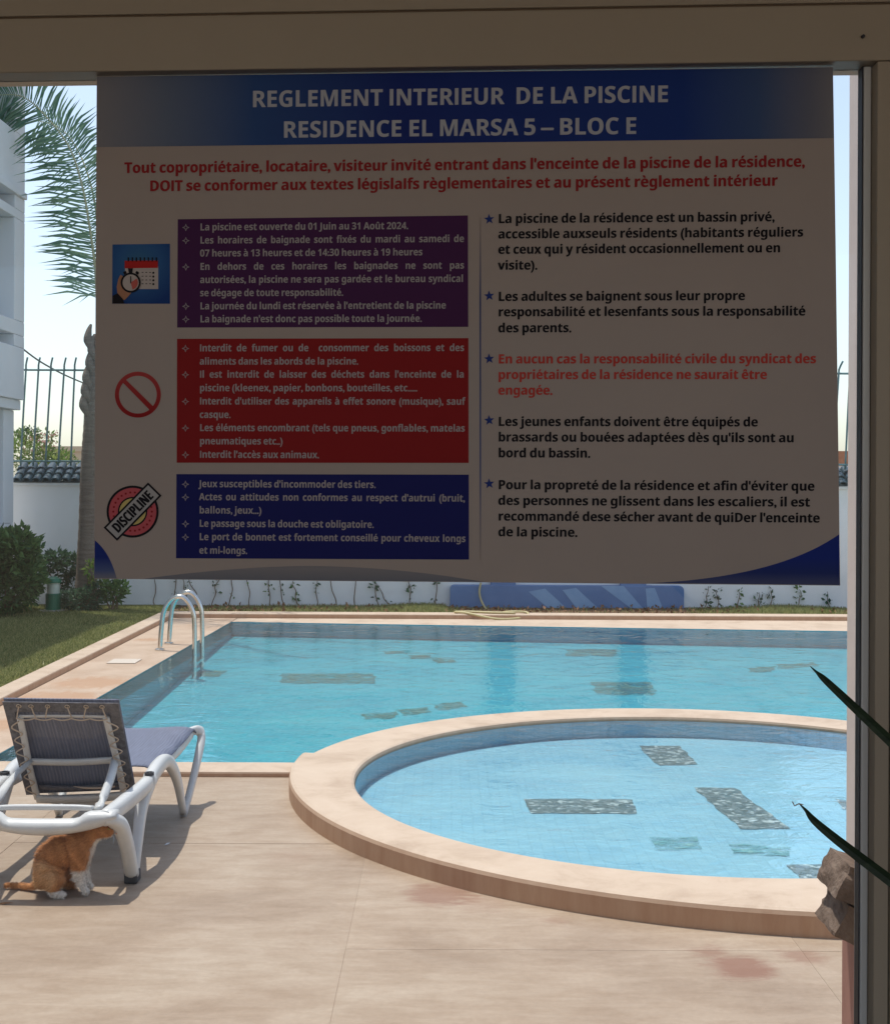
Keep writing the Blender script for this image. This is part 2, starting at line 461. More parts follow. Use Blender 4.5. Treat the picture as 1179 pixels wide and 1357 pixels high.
# ------------------------------------------------------------------ ground, deck, walkways, kerbs
# pool rim corners
FL, NL = Vector((-2.33, 14.88)), Vector((-2.53, 7.52))
FR, NR = Vector((7.4, 13.91)), Vector((7.4, 7.52))
ZR, ZW = 0.03, 0.020
g = MB()
R_ = 600
hole = [(-5.2, 2.25), (8.6, 2.25), (8.6, 16.7), (-5.2, 16.7)]
out = [(-R_, -R_), (R_, -R_), (R_, R_), (-R_, R_)]
g.add([(x, y, -0.06) for x, y in out + hole], [(0, 1, 5, 4), (1, 2, 6, 5), (2, 3, 7, 6), (3, 0, 4, 7)])
struct('ground', g, M_earth)

bed = MB(); bed.box((-5.2, 2.28, -0.2), (8.6, 7.27, -0.0016))
def cut_round(mb, c_, r_):
    """takes a round hole (the paddling pool) out of a block"""
    me = mb.mesh('t', M_joint); a = bpy.data.objects.new('t', me); C.objects.link(a)
    cu = MB(); cu.prism([(c_[0] + r_ * math.cos(t), c_[1] + r_ * math.sin(t)) for t in np.linspace(0, 2 * math.pi, 97)[:-1]], -1, 1)
    b = bpy.data.objects.new('t2', cu.mesh('t2', M_joint)); C.objects.link(b)
    md = a.modifiers.new('b', 'BOOLEAN'); md.object = b; md.operation = 'DIFFERENCE'; md.solver = 'EXACT'
    bpy.context.view_layer.update()
    m2 = bpy.data.meshes.new_from_object(a.evaluated_get(bpy.context.evaluated_depsgraph_get()))
    o_ = MB(); o_.add([v.co for v in m2.vertices], [tuple(p.vertices) for p in m2.polygons])
    for q in (a, b):
        d_ = q.data; bpy.data.objects.remove(q); bpy.data.meshes.remove(d_)
    bpy.data.meshes.remove(m2)
    return o_
HC, HR = (1.304, 6.909), 1.80
bed = cut_round(bed, HC, HR)
deck = struct('deck', bed, M_joint)
# slabs of the deck, laid in a slightly turned grid
sx, sy, gap = 1.55, 1.38, 0.0009
x0 = -0.33 - 4 * sx
ys = [2.30, 3.45, 4.62, 5.95, 7.27]
for j in range(4):
    for i in range(9):
        a, b = x0 + i * sx, x0 + (i + 1) * sx
        a, b = max(a, -5.2), min(b, 8.6)
        if b - a < 0.05: continue
        s_ = MB(); s_.box((a + gap, ys[j] + gap, -0.005), (b - gap, ys[j + 1] - gap, U(-0.0006, 0.0006)))
        qx, qy = min(max(HC[0], a), b), min(max(HC[1], ys[j]), ys[j + 1])
        if math.hypot(qx - HC[0], qy - HC[1]) < HR:
            if max(math.hypot(u_ - HC[0], v_ - HC[1]) for u_ in (a, b) for v_ in (ys[j], ys[j + 1])) < HR: continue
            s_ = cut_round(s_, HC, HR)
        obj('slab', s_, M_deck, deck)
# walkway left, coping round the big pool
wk = MB()
wk.prism([(-3.04, 7.27), (-2.53, 7.27), (-2.53, 7.52), (FL.x, FL.y), (FL.x, 15.25), (-3.04, 15.25)], -0.1, ZR)
walk = struct('walkway', wk, M_walk, bev=0.006)
wk = MB(); wk.box((-5.2, 7.27, -0.1), (-3.045, 8.2, ZR - 0.003))
struct('walkway', wk, M_walk)
cp = MB()
cp.prism([(-2.527, 7.27), (-0.70, 7.27), (-0.70, 7.52), (-2.527, 7.52)], -0.1, ZR)
cp.prism([(3.9, 7.27), (8.6, 7.27), (8.6, 7.52), (3.9, 7.52)], -0.1, ZR)
cp.prism([(FL.x + 0.003, FL.y), (FR.x, FR.y), (FR.x, 15.25), (FL.x + 0.003, 15.25)], -0.1, ZR)
cp.prism([(7.403, 7.523), (8.6, 7.523), (8.6, 15.25), (7.403, 15.25)], -0.1, ZR)
struct('pool_coping', cp, M_kerb, bev=0.012)
kb = MB()
kb.box((-3.22, 8.2, -0.1), (-3.045, 15.253, 0.08))
kb.box((-3.22, 15.256, -0.1), (8.6, 15.52, 0.08))
struct('kerb', kb, M_kerb, bev=0.012)
# lawn and planting strip
lw = MB(); lw.box((-5.2, 8.2, -0.2), (-3.222, 16.6, 0.05))
struct('lawn', lw, M_turf)
st = MB(); st.box((-3.22, 15.522, -0.2), (8.6, 16.6, 0.045))
struct('planting_strip', st, M_soil)

# ------------------------------------------------------------------ big pool
ZN, ZF = -0.42, -0.13
def fz(Y): return ZN + (Y - 7.5) / 7.4 * (ZF - ZN)
bs = MB()
bs.add([(NL.x, NL.y, ZN), (NR.x, NR.y, ZN), (FR.x, FR.y, fz(FR.y)), (FL.x, FL.y, fz(FL.y))], [(0, 1, 2, 3)])
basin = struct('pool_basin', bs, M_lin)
bw = MB()
for a, b in ((NL, FL), (FL, FR), (FR, NR), (NR, Vector((3.6, 7.52))), (Vector((-0.74, 7.52)), NL)):
    bw.add([(a.x, a.y, fz(a.y)), (b.x, b.y, fz(b.y)), (b.x, b.y, 0.026), (a.x, a.y, 0.026)], [(0, 1, 2, 3)])
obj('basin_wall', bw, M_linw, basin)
wt = MB()
_c, _r = Vector((1.277, 6.890)), 2.05
_a = math.asin((NL.y - _c.y) / _r)
_arc = [(_c.x + _r * math.cos(t_), _c.y + _r * math.sin(t_), ZW) for t_ in np.linspace(math.pi - _a, _a, 60)]
_p = [(NL.x, NL.y, ZW)] + _arc + [(NR.x, NR.y, ZW), (FR.x, FR.y, ZW), (FL.x, FL.y, ZW)]
wt.add(_p, [tuple(range(len(_p)))])
struct('pool_water', wt, M_water)
def floorpt(px, py):
    z = -0.35
    for _ in range(8): p = G(px, py, z); z = fz(p.y)
    return (p.x, p.y, z + 0.004)
def patch(pts, m, parent, fn, rag=1.0):
    """mosaic inlay, its outline waved to imitate refraction by the water"""
    q = [Vector(fn(*p)) for p in pts]; n = len(q); poly = []
    for i in range(n):
        a, b = q[i], q[(i + 1) % n]
        nk = max(4, int((b - a).length / .022))
        for k in range(nk):
            p = a.lerp(b, k / nk)
            w_ = Vector((noise.noise(p * 9), noise.noise(p * 9 + Vector((7, 0, 0))), 0)) * .045 * rag + Vector((noise.noise(p * 30), noise.noise(p * 30 + Vector((5, 0, 0))), 0)) * .02 * rag
            poly.append(p + w_)
    o = MB(); o.add(poly, [tuple(range(len(poly)))])
    return obj('mosaic_patch', o, m, parent)
for pts in ([(375, 893), (495, 893), (495, 906), (372, 906)], [(750, 861), (815, 861), (815, 870), (750, 870)],
            [(782, 904), (862, 904), (868, 921), (790, 921)],
            [(480, 947), (520, 944), (525, 951), (485, 954)], [(528, 941), (570, 937), (575, 944), (532, 948)], [(576, 934), (615, 930), (620, 937), (580, 941)],
            [(507, 863), (535, 863), (540, 867), (512, 867)], [(540, 868), (570, 868), (575, 873), (545, 873)], [(572, 873), (600, 874), (605, 879), (577, 879)],
            [(990, 886), (1025, 883), (1030, 889), (995, 892)], [(1028, 881), (1078, 878), (1083, 883), (1032, 887)],
            [(268, 889), (300, 889), (290, 897), (258, 897)]):
    patch(pts, M_moso, basin, floorpt)

ripple_gaps(M_mosp, 10, 1.0)
# ------------------------------------------------------------------ paddling pool
KZ = 0.095
KF = -0.040
ci, Ri = Vector((1.304, 6.909)), 1.752
cn, Rn = Vector((1.640, 7.170)), 2.440
cf, Rf = Vector((1.277, 6.890)), 2.085
YS = 7.47
def hit(c, R, th):
    d = Vector((math.cos(th), math.sin(th))); o = ci - c
    b = o.dot(d); return -b + math.sqrt(b * b - (o.length_squared - R * R))
ths = [2 * math.pi * k / 144 for k in range(144)]
def outer(th):
    rn, rf = hit(cn, Rn, th), hit(cf, Rf, th)
    pn = ci.y + math.sin(th) * rn
    return (rn, True) if pn < YS else (rf, False)
ring = []
prev = None
for th in ths + [2 * math.pi]:
    r, near = outer(th)
    if prev is not None and near != prev[1]:
        # the step where the wide near half of the kerb ends square
        tt = np.linspace(prev[0], th, 400)
        ths2 = [t for t in tt if outer(t)[1] != prev[1]]
        t = ths2[0] if ths2 else th
        ra, rb = hit(cn, Rn, t), hit(cf, Rf, t)
        ring.append((t, ra if prev[1] else rb)); ring.append((t + 0.0005, rb if prev[1] else ra))
    if th < 2 * math.pi - 1e-6: ring.append((th, r))
    prev = (th, near)
def kerb_ring(prof):
    vs = []; fs = []
    n = len(ring); k = len(prof)
    for th, r in ring:
        d = Vector((math.cos(th), math.sin(th)))
        for side, off, z in prof:
            rr = (Ri if side == 0 else r) + off
            vs.append((ci.x + d.x * rr, ci.y + d.y * rr, z))
    for i in range(n):
        for j in range(k - 1):
            a = i * k + j; b = ((i + 1) % n) * k + j
            fs.append((a, b, b + 1, a + 1))
    o = MB(); o.add(vs, fs); return o
prof = [(0, 0.0, -0.06), (0, 0.0, KZ - 0.018), (0, 0.005, KZ - 0.006), (0, 0.018, KZ), (1, -0.02, KZ), (1, -0.006, KZ - 0.006), (1, 0, KZ - 0.02), (1, 0, -0.46)]
kr = struct('paddling_pool_kerb', kerb_ring(prof), M_kerb)
fl = MB(); fl.add([(ci.x + math.cos(t) * (Ri + 0.01), ci.y + math.sin(t) * (Ri + 0.01), KF) for t in ths], [tuple(range(144))])
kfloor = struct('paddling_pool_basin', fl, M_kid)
iw = MB(); iw.add([(ci.x + math.cos(t) * (Ri - 0.003), ci.y + math.sin(t) * (Ri - 0.003), z) for t in ths for z in (KF, KZ - 0.03)],
                  [(2 * i, 2 * i + 1, (2 * i + 3) % 288, (2 * i + 2) % 288) for i in range(144)])
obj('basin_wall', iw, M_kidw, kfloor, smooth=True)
kw = MB(); kw.add([(ci.x + math.cos(t) * (Ri - 0.004), ci.y + math.sin(t) * (Ri - 0.004), 0.070) for t in ths], [tuple(range(144))])
struct('paddling_pool_water', kw, M_pwater)
kp = lambda x, y: G(x, y, KF + .004)
for pts in ([(692, 1058), (838, 1059), (842, 1078), (705, 1077)], [(917, 1043), (972, 1044), (1048, 1098), (982, 1098)],
            [(845, 988), (900, 988), (924, 1012), (873, 1014)], [(1042, 1146), (1130, 1145), (1130, 1171), (1065, 1170)], [(1106, 1058), (1150, 1066), (1150, 1076), (1118, 1072)]):
    patch(pts, M_mosg, kfloor, kp, .35)
for pts in ([(862, 1110), (925, 1108), (930, 1124), (868, 1126)], [(965, 1118), (1050, 1122), (1045, 1134), (972, 1132)]):
    patch(pts, M_mosp, kfloor, kp, .5)

# ------------------------------------------------------------------ boundary wall with tile coping
WY = 16.6
wall = thing('boundary_wall', 'long white garden wall behind the pool with dark glazed tiles on top', 'wall', (0, WY, 0))
o = MB(); o.box((-5.3, WY, -0.2), (9.2, WY + 0.2, 1.50)); obj('wall_face', o, M_white, wall)
o = MB(); o.box((-5.28, WY - 0.05, 1.50), (9.2, WY + 0.25, 1.535)); obj('wall_ledge', o, M_white, wall, bev=0.006)
t = MB()
vs = []; nseg = 6; tw = 0.118; tl = 0.13
for j, (yy, zz) in enumerate(((0, 0), (tl, 0.062))):
    for k in range(nseg + 1):
        a = math.pi * k / nseg
        rr = tw * (0.5 if j == 0 else 0.44)
        vs.append((-math.cos(a) * rr, yy, zz + math.sin(a) * 0.048))
fs = [(k, k + 1, nseg + 2 + k, nseg + 1 + k) for k in range(nseg)]
t.add(vs, fs)
for k in range(nseg + 1): pass
t.add([(v[0] * 0.8, v[1], v[2] - 0.012) for v in vs], [tuple(reversed(f)) for f in fs])
t.add([vs[0], vs[1], vs[2], vs[3], vs[4], vs[5], vs[6]] + [(v[0] * 0.8, v[1], v[2] - 0.012) for v in vs[:7]],
      [(i, 7 + i, 8 + i, i + 1) for i in range(6)])
tile_me = t.mesh('tile', M_tile, True)
cols = 96
for c_ in range(cols):
    for r_ in range(3):
        inst('tile', tile_me, wall, (-5.2 + c_ * tw + (0.0 if r_ % 2 == 0 else 0.01) + U(-.004, .004), WY - 0.115 + r_ * 0.108, 1.55 + r_ * 0.068 + U(-.003, .003)), (0, U(-.03, .03), U(-.04, .04)))
o = MB(); o.hexa([(-5.26, WY - 0.05, 1.537), (6.2, WY - 0.05, 1.537), (6.2, WY + 0.25, 1.537), (-5.26, WY + 0.25, 1.537)],
                 [(-5.26, WY - 0.05, 1.56), (6.2, WY - 0.05, 1.56), (6.2, WY + 0.25, 1.755), (-5.26, WY + 0.25, 1.755)]); obj('tile_bed', o, M_tile, wall)

# blue painted plinth with two pillars against the wall
bl = mottled('faded_blue_paint', [(0.3, (0.105, 0.19, 0.38)), (0.7, (0.14, 0.24, 0.45))], 2.5, 0.7)
lb = mottled('light_blue_paint', [(0.3, (0.20, 0.34, 0.56)), (0.7, (0.27, 0.42, 0.62))], 4, 0.7)
pl = thing('painted_plinth', 'faded blue painted plinth with lighter diagonal shapes against the white wall', 'plinth', (1.4, WY - 0.06, 0.04))
xa, xb = A(596, 800, WY - .12).x, A(906, 800, WY - .12).x
def rrect(xa, xb, z0, z1, r, n=5):
    p = [(xa, z0), (xb, z0)]
    p += [(xb - r + r * math.cos(t), z1 - r + r * math.sin(t)) for t in np.linspace(0, math.pi / 2, n)]
    p += [(xa + r + r * math.cos(t), z1 - r + r * math.sin(t)) for t in np.linspace(math.pi / 2, math.pi, n)]
    return p
def extr(poly, y0, y1):
    n = len(poly); o = MB()
    o.add([(x, y0, z) for x, z in poly] + [(x, y1, z) for x, z in poly],
          [tuple(range(n)), tuple(range(2 * n - 1, n - 1, -1))] + [(i, n + i, n + (i + 1) % n, (i + 1) % n) for i in range(n)])
    return o
obj('plinth_block', extr(rrect(xa, xb, 0.04, 0.315, 0.05), WY - 0.12, WY - 0.001), bl, pl, bev=0.006)
for k, (a, b) in enumerate(((650, 683), (822, 856))):
    x0_, x1_ = A(a, 800, WY - .12).x, A(b, 800, WY - .12).x
    o = MB(); o.box((x0_, WY - 0.11, 0.30), (x1_, WY - 0.001, 1.45)); obj('pillar', o, bl, pl, bev=0.006)
for poly in ([(796, 776.5), (826, 776.5), (858, 816), (846, 817)], [(855, 780), (867, 779), (881, 817), (858, 817)], [(745, 782), (763, 779), (801, 815), (770, 816)],
             [(700, 784), (722, 780), (757, 812), (735, 813)],):
    o = MB(); o.add([A(x, min(y, 814), WY - 0.1235) for x, y in poly], [(0, 1, 2, 3)]); obj('paint_mark', o, lb, pl)
hs = MB()
pth = smooth_path([A(637, 772, WY - .16), A(635, 785, WY - .17), A(638, 797, WY - .2), A(645, 808, WY - .3), A(655, 814, WY - .6), (0.72, 15.45, .095), (0.93, 15.4, .093), (0.90, 15.3, .05), (0.6, 15.16, .042), (0.25, 15.28, .095), (0.12, 15.42, .093), (0.3, 15.45, .093), (.55, 15.36, .094), (.8, 15.33, .094)], 8)
hs.tube(pth, 0.013, 8)
tag(obj('garden_hose', hs, M_hose, smooth=True, loc=(0.5, 15.4, 0.09)), 'beige hose looping down the blue plinth onto the pool edge', 'hose')

# iron fence on the wall
fe = thing('iron_fence', 'tall teal iron fence with bent bar tips on top of the garden wall', 'fence', (0, WY + 0.1, 1.75))
o = MB(); lean = 0.055
o.tube([(-5.5, WY + 0.1, 2.92), (9.2, WY + 0.1, 2.92)], 0.014, 6); obj('rail', o, M_fence, fe)
o = MB(); o.tube([(-5.5, WY + 0.1, 1.80), (9.2, WY + 0.1, 1.80)], 0.014, 6); obj('rail', o, M_fence, fe)
o = MB(); o.tube(smooth_path([(-lean, 0, -0.06), (-lean * .5, 0, .55), (0, 0, 1.1), (0.005, -0.01, 1.18), (0.035, -0.05, 1.27)], 4), 0.012, 6)
bar_me = o.mesh('bar', M_fence, True)
for k in range(92): inst('bar', bar_me, fe, (-5.16 + k * 0.1535 + U(-.004, .004), WY + 0.1, 1.80), (U(-.008, .008), U(-.012, .012), 0))

# ------------------------------------------------------------------ building at the left
bd = thing('apartment_building', 'pale apartment building with recessed grey openings at the left edge', 'building', (-5.1, 16, 0))
XU, XL_, YC, YN = -5.05, -5.17, 16.3, 4.0
def face(x, yspans, z0, z1, m, depth=0.3):
    for a, b in yspans:
        o = MB(); o.box((x - depth, a, z0), (x, b, z1)); obj('wall_panel', o, m, bd, bev=0.008)
pier = [(15.92, YC), (13.6, 14.5), (11.0, 12.2), (8.5, 9.8), (4.0, 7.2)]
full = [(YN, YC)]
face(XL_, full, -0.1, 1.05, M_bldg)
face(XL_, pier, 1.053, 2.40, M_bldg, 0.297)
face(XU - 0.04, full, 2.403, 2.52, M_bldg)
face(XU, full, 2.523, 3.14, M_bldg)
face(XU, pier, 3.143, 3.28, M_bldg, 0.297)
face(XU, full, 3.283, 3.45, M_bldg)
face(XU, pier, 3.453, 4.65, M_bldg, 0.297)
face(XU, full, 4.653, 4.76, M_bldg)
face(XU, pier, 4.763, 4.92, M_bldg, 0.297)
face(XU + 0.03, full, 4.923, 5.0, M_bldg)
face(XU, full, 5.003, 5.66, M_bldg)
face(XU, pier, 5.663, 6.6, M_bldg, 0.297)
face(XU, full, 6.603, 7.4, M_bldg)
o = MB(); o.box((-9.5, YN + .01, -0.1), (XU - 0.38, YC - .01, 7.38)); obj('building_core', o, M_bldg, bd)
for a, b in ((14.5, 15.92), (12.2, 13.6), (9.8, 11.0), (7.2, 8.5)):
    for z0, z1 in ((1.06, 2.39), (3.46, 4.64), (5.67, 6.59)):
        o = MB(); o.box((XU - 0.37, a + .003, z0), (XU - 0.335, b - .003, z1)); f_ = obj('window', o, M_shut, bd)
        o = MB(); o.box((XU - 0.333, (a + b) / 2 - 0.02, z0 + .01), (XU - 0.31, (a + b) / 2 + 0.02, z1 - .01)); obj('window_frame', o, M_aluw, f_)

# cable, tree behind the fence, far house
ca = MB(); ca.tube(smooth_path([A(21, 455, 16.4), A(60, 483, 18), A(112, 508, 20), A(200, 540, 24), A(420, 590, 34)], 8), 0.011, 6)
tag(obj('overhead_cable', ca, M_foot, loc=(-5, 16.4, 3.2)), 'thin sagging cable running from the building past the fence', 'cable')

def foliage(mb, c, rad, n, size, asp=0.45, droop=0.0, fill=0.55):
    c = Vector(c)
    for _ in range(n):
        while True:
            d = Vector((U(-1, 1), U(-1, 1), U(-1, 1)))
            if 0.05 < d.length <= 1: break
        r = d.length ** (fill) ; d.normalize()
        lump = 1 + 0.35 * noise.noise(d * 2.3 + c * 1.7)
        p = c + Vector((d.x * rad[0], d.y * rad[1], d.z * rad[2])) * r * lump
        ax = (d + Vector((U(-1, 1), U(-1, 1), U(-.6, .9)))).normalized()
        sd_ = ax.cross(Vector((U(-1, 1), U(-1, 1), U(-1, 1)))).normalized()
        L_ = size * U(0.4, 1.5)
        nrm = ax.cross(sd_)
        tip = p + ax * L_ - Vector((0, 0, droop * L_))
        mid = p + ax * L_ * 0.5 + nrm * L_ * 0.08
        mb.add([p, mid + sd_ * L_ * asp * 0.5, tip, mid - sd_ * L_ * asp * 0.5], [(0, 1, 2), (0, 2, 3)])
tr = thing('flowering_tree', 'small round flowering tree behind the tiled wall and iron fence', 'tree', (-5.9, 19.2, -0.05))
o = MB(); o.tube([(-5.8, 19.2, -.05), (-5.85, 19.2, 0.9), (-5.7, 19.2, 1.7)], [0.07, 0.05, 0.02], 8); obj('trunk', o, M_stem, tr, smooth=True)
o = MB()
for c_, r_, n_ in (((-5.95, 19.2, 1.85), (0.42, .4, .38), 1500), ((-5.6, 19.2, 1.72), (0.34, .35, .3), 1000), ((-5.35, 19.2, 1.65), (0.22, .3, .3), 500)): foliage(o, c_, r_, n_, 0.07)
obj('crown', o, M_leafb, tr)
for px in (30, 38, 47, 57, 63):
    a = A(px + 3, 590, 19.2); b = A(px + U(-4, 6), U(565, 576), 19.2)
    o = MB(); o.tube([a, a.lerp(b, .5) + Vector((.02, 0, 0)), b], [0.012, .009, .004], 5)
    br = obj('branch', o, M_stem, tr)
    o = MB()
    for k in range(8):
        q = a.lerp(b, U(.5, 1)); foliage(o, q, (.09, .05, .035), 5, .06)
    obj('leaf_sprig', o, M_leafb if px % 2 else M_leafd, br, kind='stuff')
fm = mat('pink_flower', (0.5, 0.28, 0.24), 0.6)
o = MB()
for k in range(26):
    q = A(U(24, 82), U(572, 606), 18.9); foliage(o, q, (.03, .03, .03), 4, .035, 0.8)
obj('flowers', o, fm, tr, kind='stuff')
ap = thing('apartment_building', 'plain pale block of flats behind the garden wall, mirrored in the pool', 'building', (1.2, 30, -.06))  # added, unseen: keeps bright sky out of the water reflections
o = MB(); o.box((-5.2, 30, -.06), (7.6, 38, 11.5)); obj('wall', o, M_dist, ap)
o = MB(); o.box((-5.35, 29.85, 11.5), (7.75, 38.1, 11.8)); obj('roof', o, M_bldg, ap)
for fl_ in range(4):
    for k in range(6):
        x = -4.5 + k * 2.1; z = 0.9 + fl_ * 2.8
        o = MB(); o.box((x, 29.9, z), (x + 1.1, 29.997, z + 1.3)); wd = obj('window', o, M_shut, ap)
        o = MB(); o.box((x - .08, 29.84, z - .1), (x + 1.18, 29.998, z - .003)); obj('window_sill', o, M_bldg, wd)
ho = thing('distant_house', 'small sandy house far beyond the wall beside the palm trunk', 'house', (-16.5, 60, 0))
o = MB(); o.box((-17.2, 60, -0.06), (-12.5, 66, 2.75)); obj('wall', o, M_dist, ho)
o = MB(); o.box((-17.3, 59.9, 2.75), (-12.4, 66.1, 2.98)); obj('roof', o, M_dist, ho)
for k in range(3):
    o = MB(); o.box((-16.7 + k * 1.3, 59.96, 1.2), (-16.1 + k * 1.3, 59.99, 2.3)); obj('window', o, M_shut, ho)
ho2 = thing('distant_house', 'low red-topped house seen in the gap right of the poster', 'house', (20, 50, 0))
o = MB(); o.box((12, 50, -0.06), (20, 56, 2.2)); obj('wall', o, M_bldg, ho2)
o = MB(); o.box((11.9, 49.9, 2.2), (20.1, 56.1, 2.7)); obj('roof', o, M_terra, ho2)
for k in range(4):
    o = MB(); o.box((12.8 + k * 1.7, 49.96, .9), (13.5 + k * 1.7, 49.99, 1.8)); obj('window', o, M_shut, ho2)

# ------------------------------------------------------------------ palm
pm = thing('palm_tree', 'feathery palm tree with thick ringed trunk standing left of the poster', 'tree', (A(114, 800, 16.0).x, 16.0, 0.05))
tp = [A(114, 806, 16), A(114.5, 760, 16), A(117, 700, 16), A(121, 620, 16), A(126, 560, 16), A(132, 500, 16), A(140, 450, 16), A(146, 425, 16)]
tp = smooth_path(tp, 10)
rr = interp([0.145, 0.115, 0.108, 0.118, 0.125, 0.13, 0.12, 0.07], len(tp))
rr = [r * (1 + 0.035 * (i % 2)) for i, r in enumerate(rr)]
o = MB(); o.tube(tp, rr, 18); obj('trunk', o, M_bark, pm, smooth=True)
for (px, py, ang) in ((116, 535, -1), (120, 500, -1), (124, 480, -1), (127, 462, -1), (140, 470, 1), (118, 517, -1), (150, 490, 1), (134, 455, 0), (122, 449, -1)):
    a = A(px, py, 15.93); o = MB()
    o.tube(smooth_path([a + Vector((0.03, 0, -0.13)), a + Vector((ang * .035, -.03, -0.02)), a + Vector((ang * .03, -.02, .09)), a + Vector((ang * 0.01, 0, .17))], 4), interp([0.05, .055, .035, .015], 13), 8, 1.0)
    obj('leaf_boot', o, M_bark, pm, smooth=True)
crown = A(146, 432, 16)
def frond(pts, ll, nl, side='both', drop=0.35, seed=0, gl=(1, 1)):
    path = smooth_path(pts, 10); n = len(path)
    r = MB(); r.tube(path, interp([0.022, .015, .009, .004], n), 6)
    fr = obj('frond', r, M_rach, pm, smooth=True)
    lf = MB()
    for s in (-1, 1):
        for k in range(nl):
            t = 0.14 + 0.86 * k / (nl - 1)
            i = min(int(t * (n - 1)), n - 2)
            p = path[i].lerp(path[i + 1], t * (n - 1) - i)
            tg = (path[i + 1] - path[i]).normalized()
            out_ = tg.cross(Vector((0, 1, 0.15))).normalized()
            d = (tg * U(.35, .6) + out_ * s * 1.0 + Vector((0, U(-.55, .35), U(-.1, .1)))).normalized()
            L_ = ll * (gl[0] if s < 0 else gl[1]) * (0.55 + 0.45 * math.sin(math.pi * min(1, t * .9 + .12))) * U(.75, 1.1)
            w_ = 0.013
            q1 = p + d * L_ * .5 - Vector((0, 0, drop * L_ * .18))
            q2 = p + d * L_ * .92 - Vector((0, 0, drop * L_ * .75))
            sd_ = tg * w_
            lf.add([p - sd_ * .5, p + sd_ * .5, q1 + sd_, q1 - sd_, q2], [(0, 1, 2, 3), (3, 2, 4)])
    obj('leaflets', lf, M_palm, fr)
frond([crown, A(131, 400, 15.95), A(126, 350, 15.9), A(119, 300, 15.85), A(109, 245, 15.8), A(92, 195, 15.8), A(62, 155, 15.8), A(30, 128, 15.8), A(-10, 126, 15.8)], 0.78, 112, drop=0.30)
frond([crown, A(136, 380, 16.3), A(131, 310, 16.5), A(122, 250, 16.6), A(104, 200, 16.8), A(80, 170, 16.9), A(52, 160, 17)], 0.62, 70, drop=0.45)
for (a, h, l) in ((0.3, 1.7, 1.9), (1.1, 1.9, 1.6), (-0.3, 1.3, 2.1), (1.9, 1.6, 1.3), (-0.8, 1.0, 1.9), (2.3, 0.9, 1.5), (0.7, 0.6, 2.0)):
    dv = Vector((abs(math.cos(a)), math.sin(a), 0))
    frond([crown, crown + dv * .25 * l + Vector((0, 0, .6 * h)), crown + dv * .6 * l + Vector((0, 0, h * .95)), crown + dv * l + Vector((0, 0, h * .8)), crown + dv * 1.25 * l + Vector((0, 0, h * .3))], 0.55, 44, drop=.5)

# ------------------------------------------------------------------ shrubs, lamp, vines, lawn grass
def shrub(name, label, base, blobs, m, size, cat='shrub', group=None, stems=5):
    t = thing(name, label, cat, base, group)
    o = MB()
    b = Vector(base)
    for c_, r_, n_ in blobs: foliage(o, c_, r_, n_, size)
    obj('foliage', o, m, t)
    o = MB()
    for k in range(stems):
        c_ = Vector(blobs[k % len(blobs)][0]); o.tube(smooth_path([b + Vector((U(-.04, .04), U(-.04, .04), -.02)), b.lerp(c_, .5) + Vector((U(-.05, .05), 0, 0)), c_], 3), interp([.012, .004], 7), 5)
    obj('stems', o, M_stem, t)
    return t
YS_ = 15.3
def a3(x, y, Y=YS_): return tuple(A(x, y, Y))
shrub('oleander_shrub', 'large dense green shrub in front of the building at the left edge', (A(10, 812, YS_).x, YS_, .05),
      [(a3(8, 740), (.27, .3, .28), 1500), (a3(25, 730), (.18, .3, .22), 900), (a3(-25, 735), (.3, .4, .3), 900), (a3(12, 780), (.30, .35, .26), 1300), (a3(38, 765), (.15, .25, .22), 700), (a3(-40, 780), (.3, .3, .3), 500), (a3(45, 728), (.07, .1, .05), 60)], M_leaf, 0.085, stems=9)
shrub('leafy_shrub', 'loose dark shrub rising behind the green garden lamp', (A(82, 806, 16.3).x, 16.3, .05),
      [(a3(75, 742, 16.2), (.13, .12, .09), 220), (a3(90, 750, 16.2), (.12, .12, .14), 260), (a3(97, 775, 16.2), (.10, .1, .15), 220), (a3(62, 750, 16.2), (.09, .1, .08), 110), (a3(100, 745, 16.1), (.07, .1, .06), 80)], M_leafd, 0.07)
shrub('leafy_shrub', 'low dark bush growing at the foot of the palm trunk', (A(108, 810, 15.7).x, 15.7, .05),
      [(a3(106, 795, 15.7), (.17, .15, .12), 500), (a3(122, 792, 15.7), (.12, .1, .13), 300), (a3(90, 796, 15.8), (.1, .1, .08), 160)], M_leafd, 0.055)
shrub('leafy_shrub', 'bright green small shrub just right of the palm below the poster corner', (A(150, 810, 15.8).x, 15.8, .05),
      [(a3(150, 785, 15.8), (.12, .12, .10), 300), (a3(160, 780, 15.8), (.08, .1, .09), 140), (a3(140, 778, 15.8), (.08, .1, .07), 110)], M_leaf, 0.06)
shrub('climbing_shrub', 'thin yellow-green twigs climbing beside the palm trunk', (A(120, 806, 15.75).x, 15.75, .05),
      [(a3(122, 760, 15.75), (.05, .04, .10), 60), (a3(130, 770, 15.75), (.09, .04, .04), 50), (a3(118, 752, 15.75), (.04, .04, .08), 30)], M_leafb, 0.06)
lp = thing('garden_lamp', 'short green cylindrical garden lamp with a milky lens on a pale base', 'garden lamp', (A(71, 806, 15.7).x, 15.7, .05))
lx = lp.location.x
o = MB(); o.lathe([(.17, .04), (.17, .065), (.10, .075)], (lx, 15.7, 0), 24); obj('base', o, M_conc, lp)
o = MB(); o.lathe([(.088, .075), (.088, .255), (.082, .262)], (lx, 15.7, 0), 24); obj('body', o, M_lampg, lp, smooth=False)
o = MB(); o.lathe([(.072, .262), (.072, .385)], (lx, 15.7, 0), 20); obj('lens', o, M_lampw, lp)
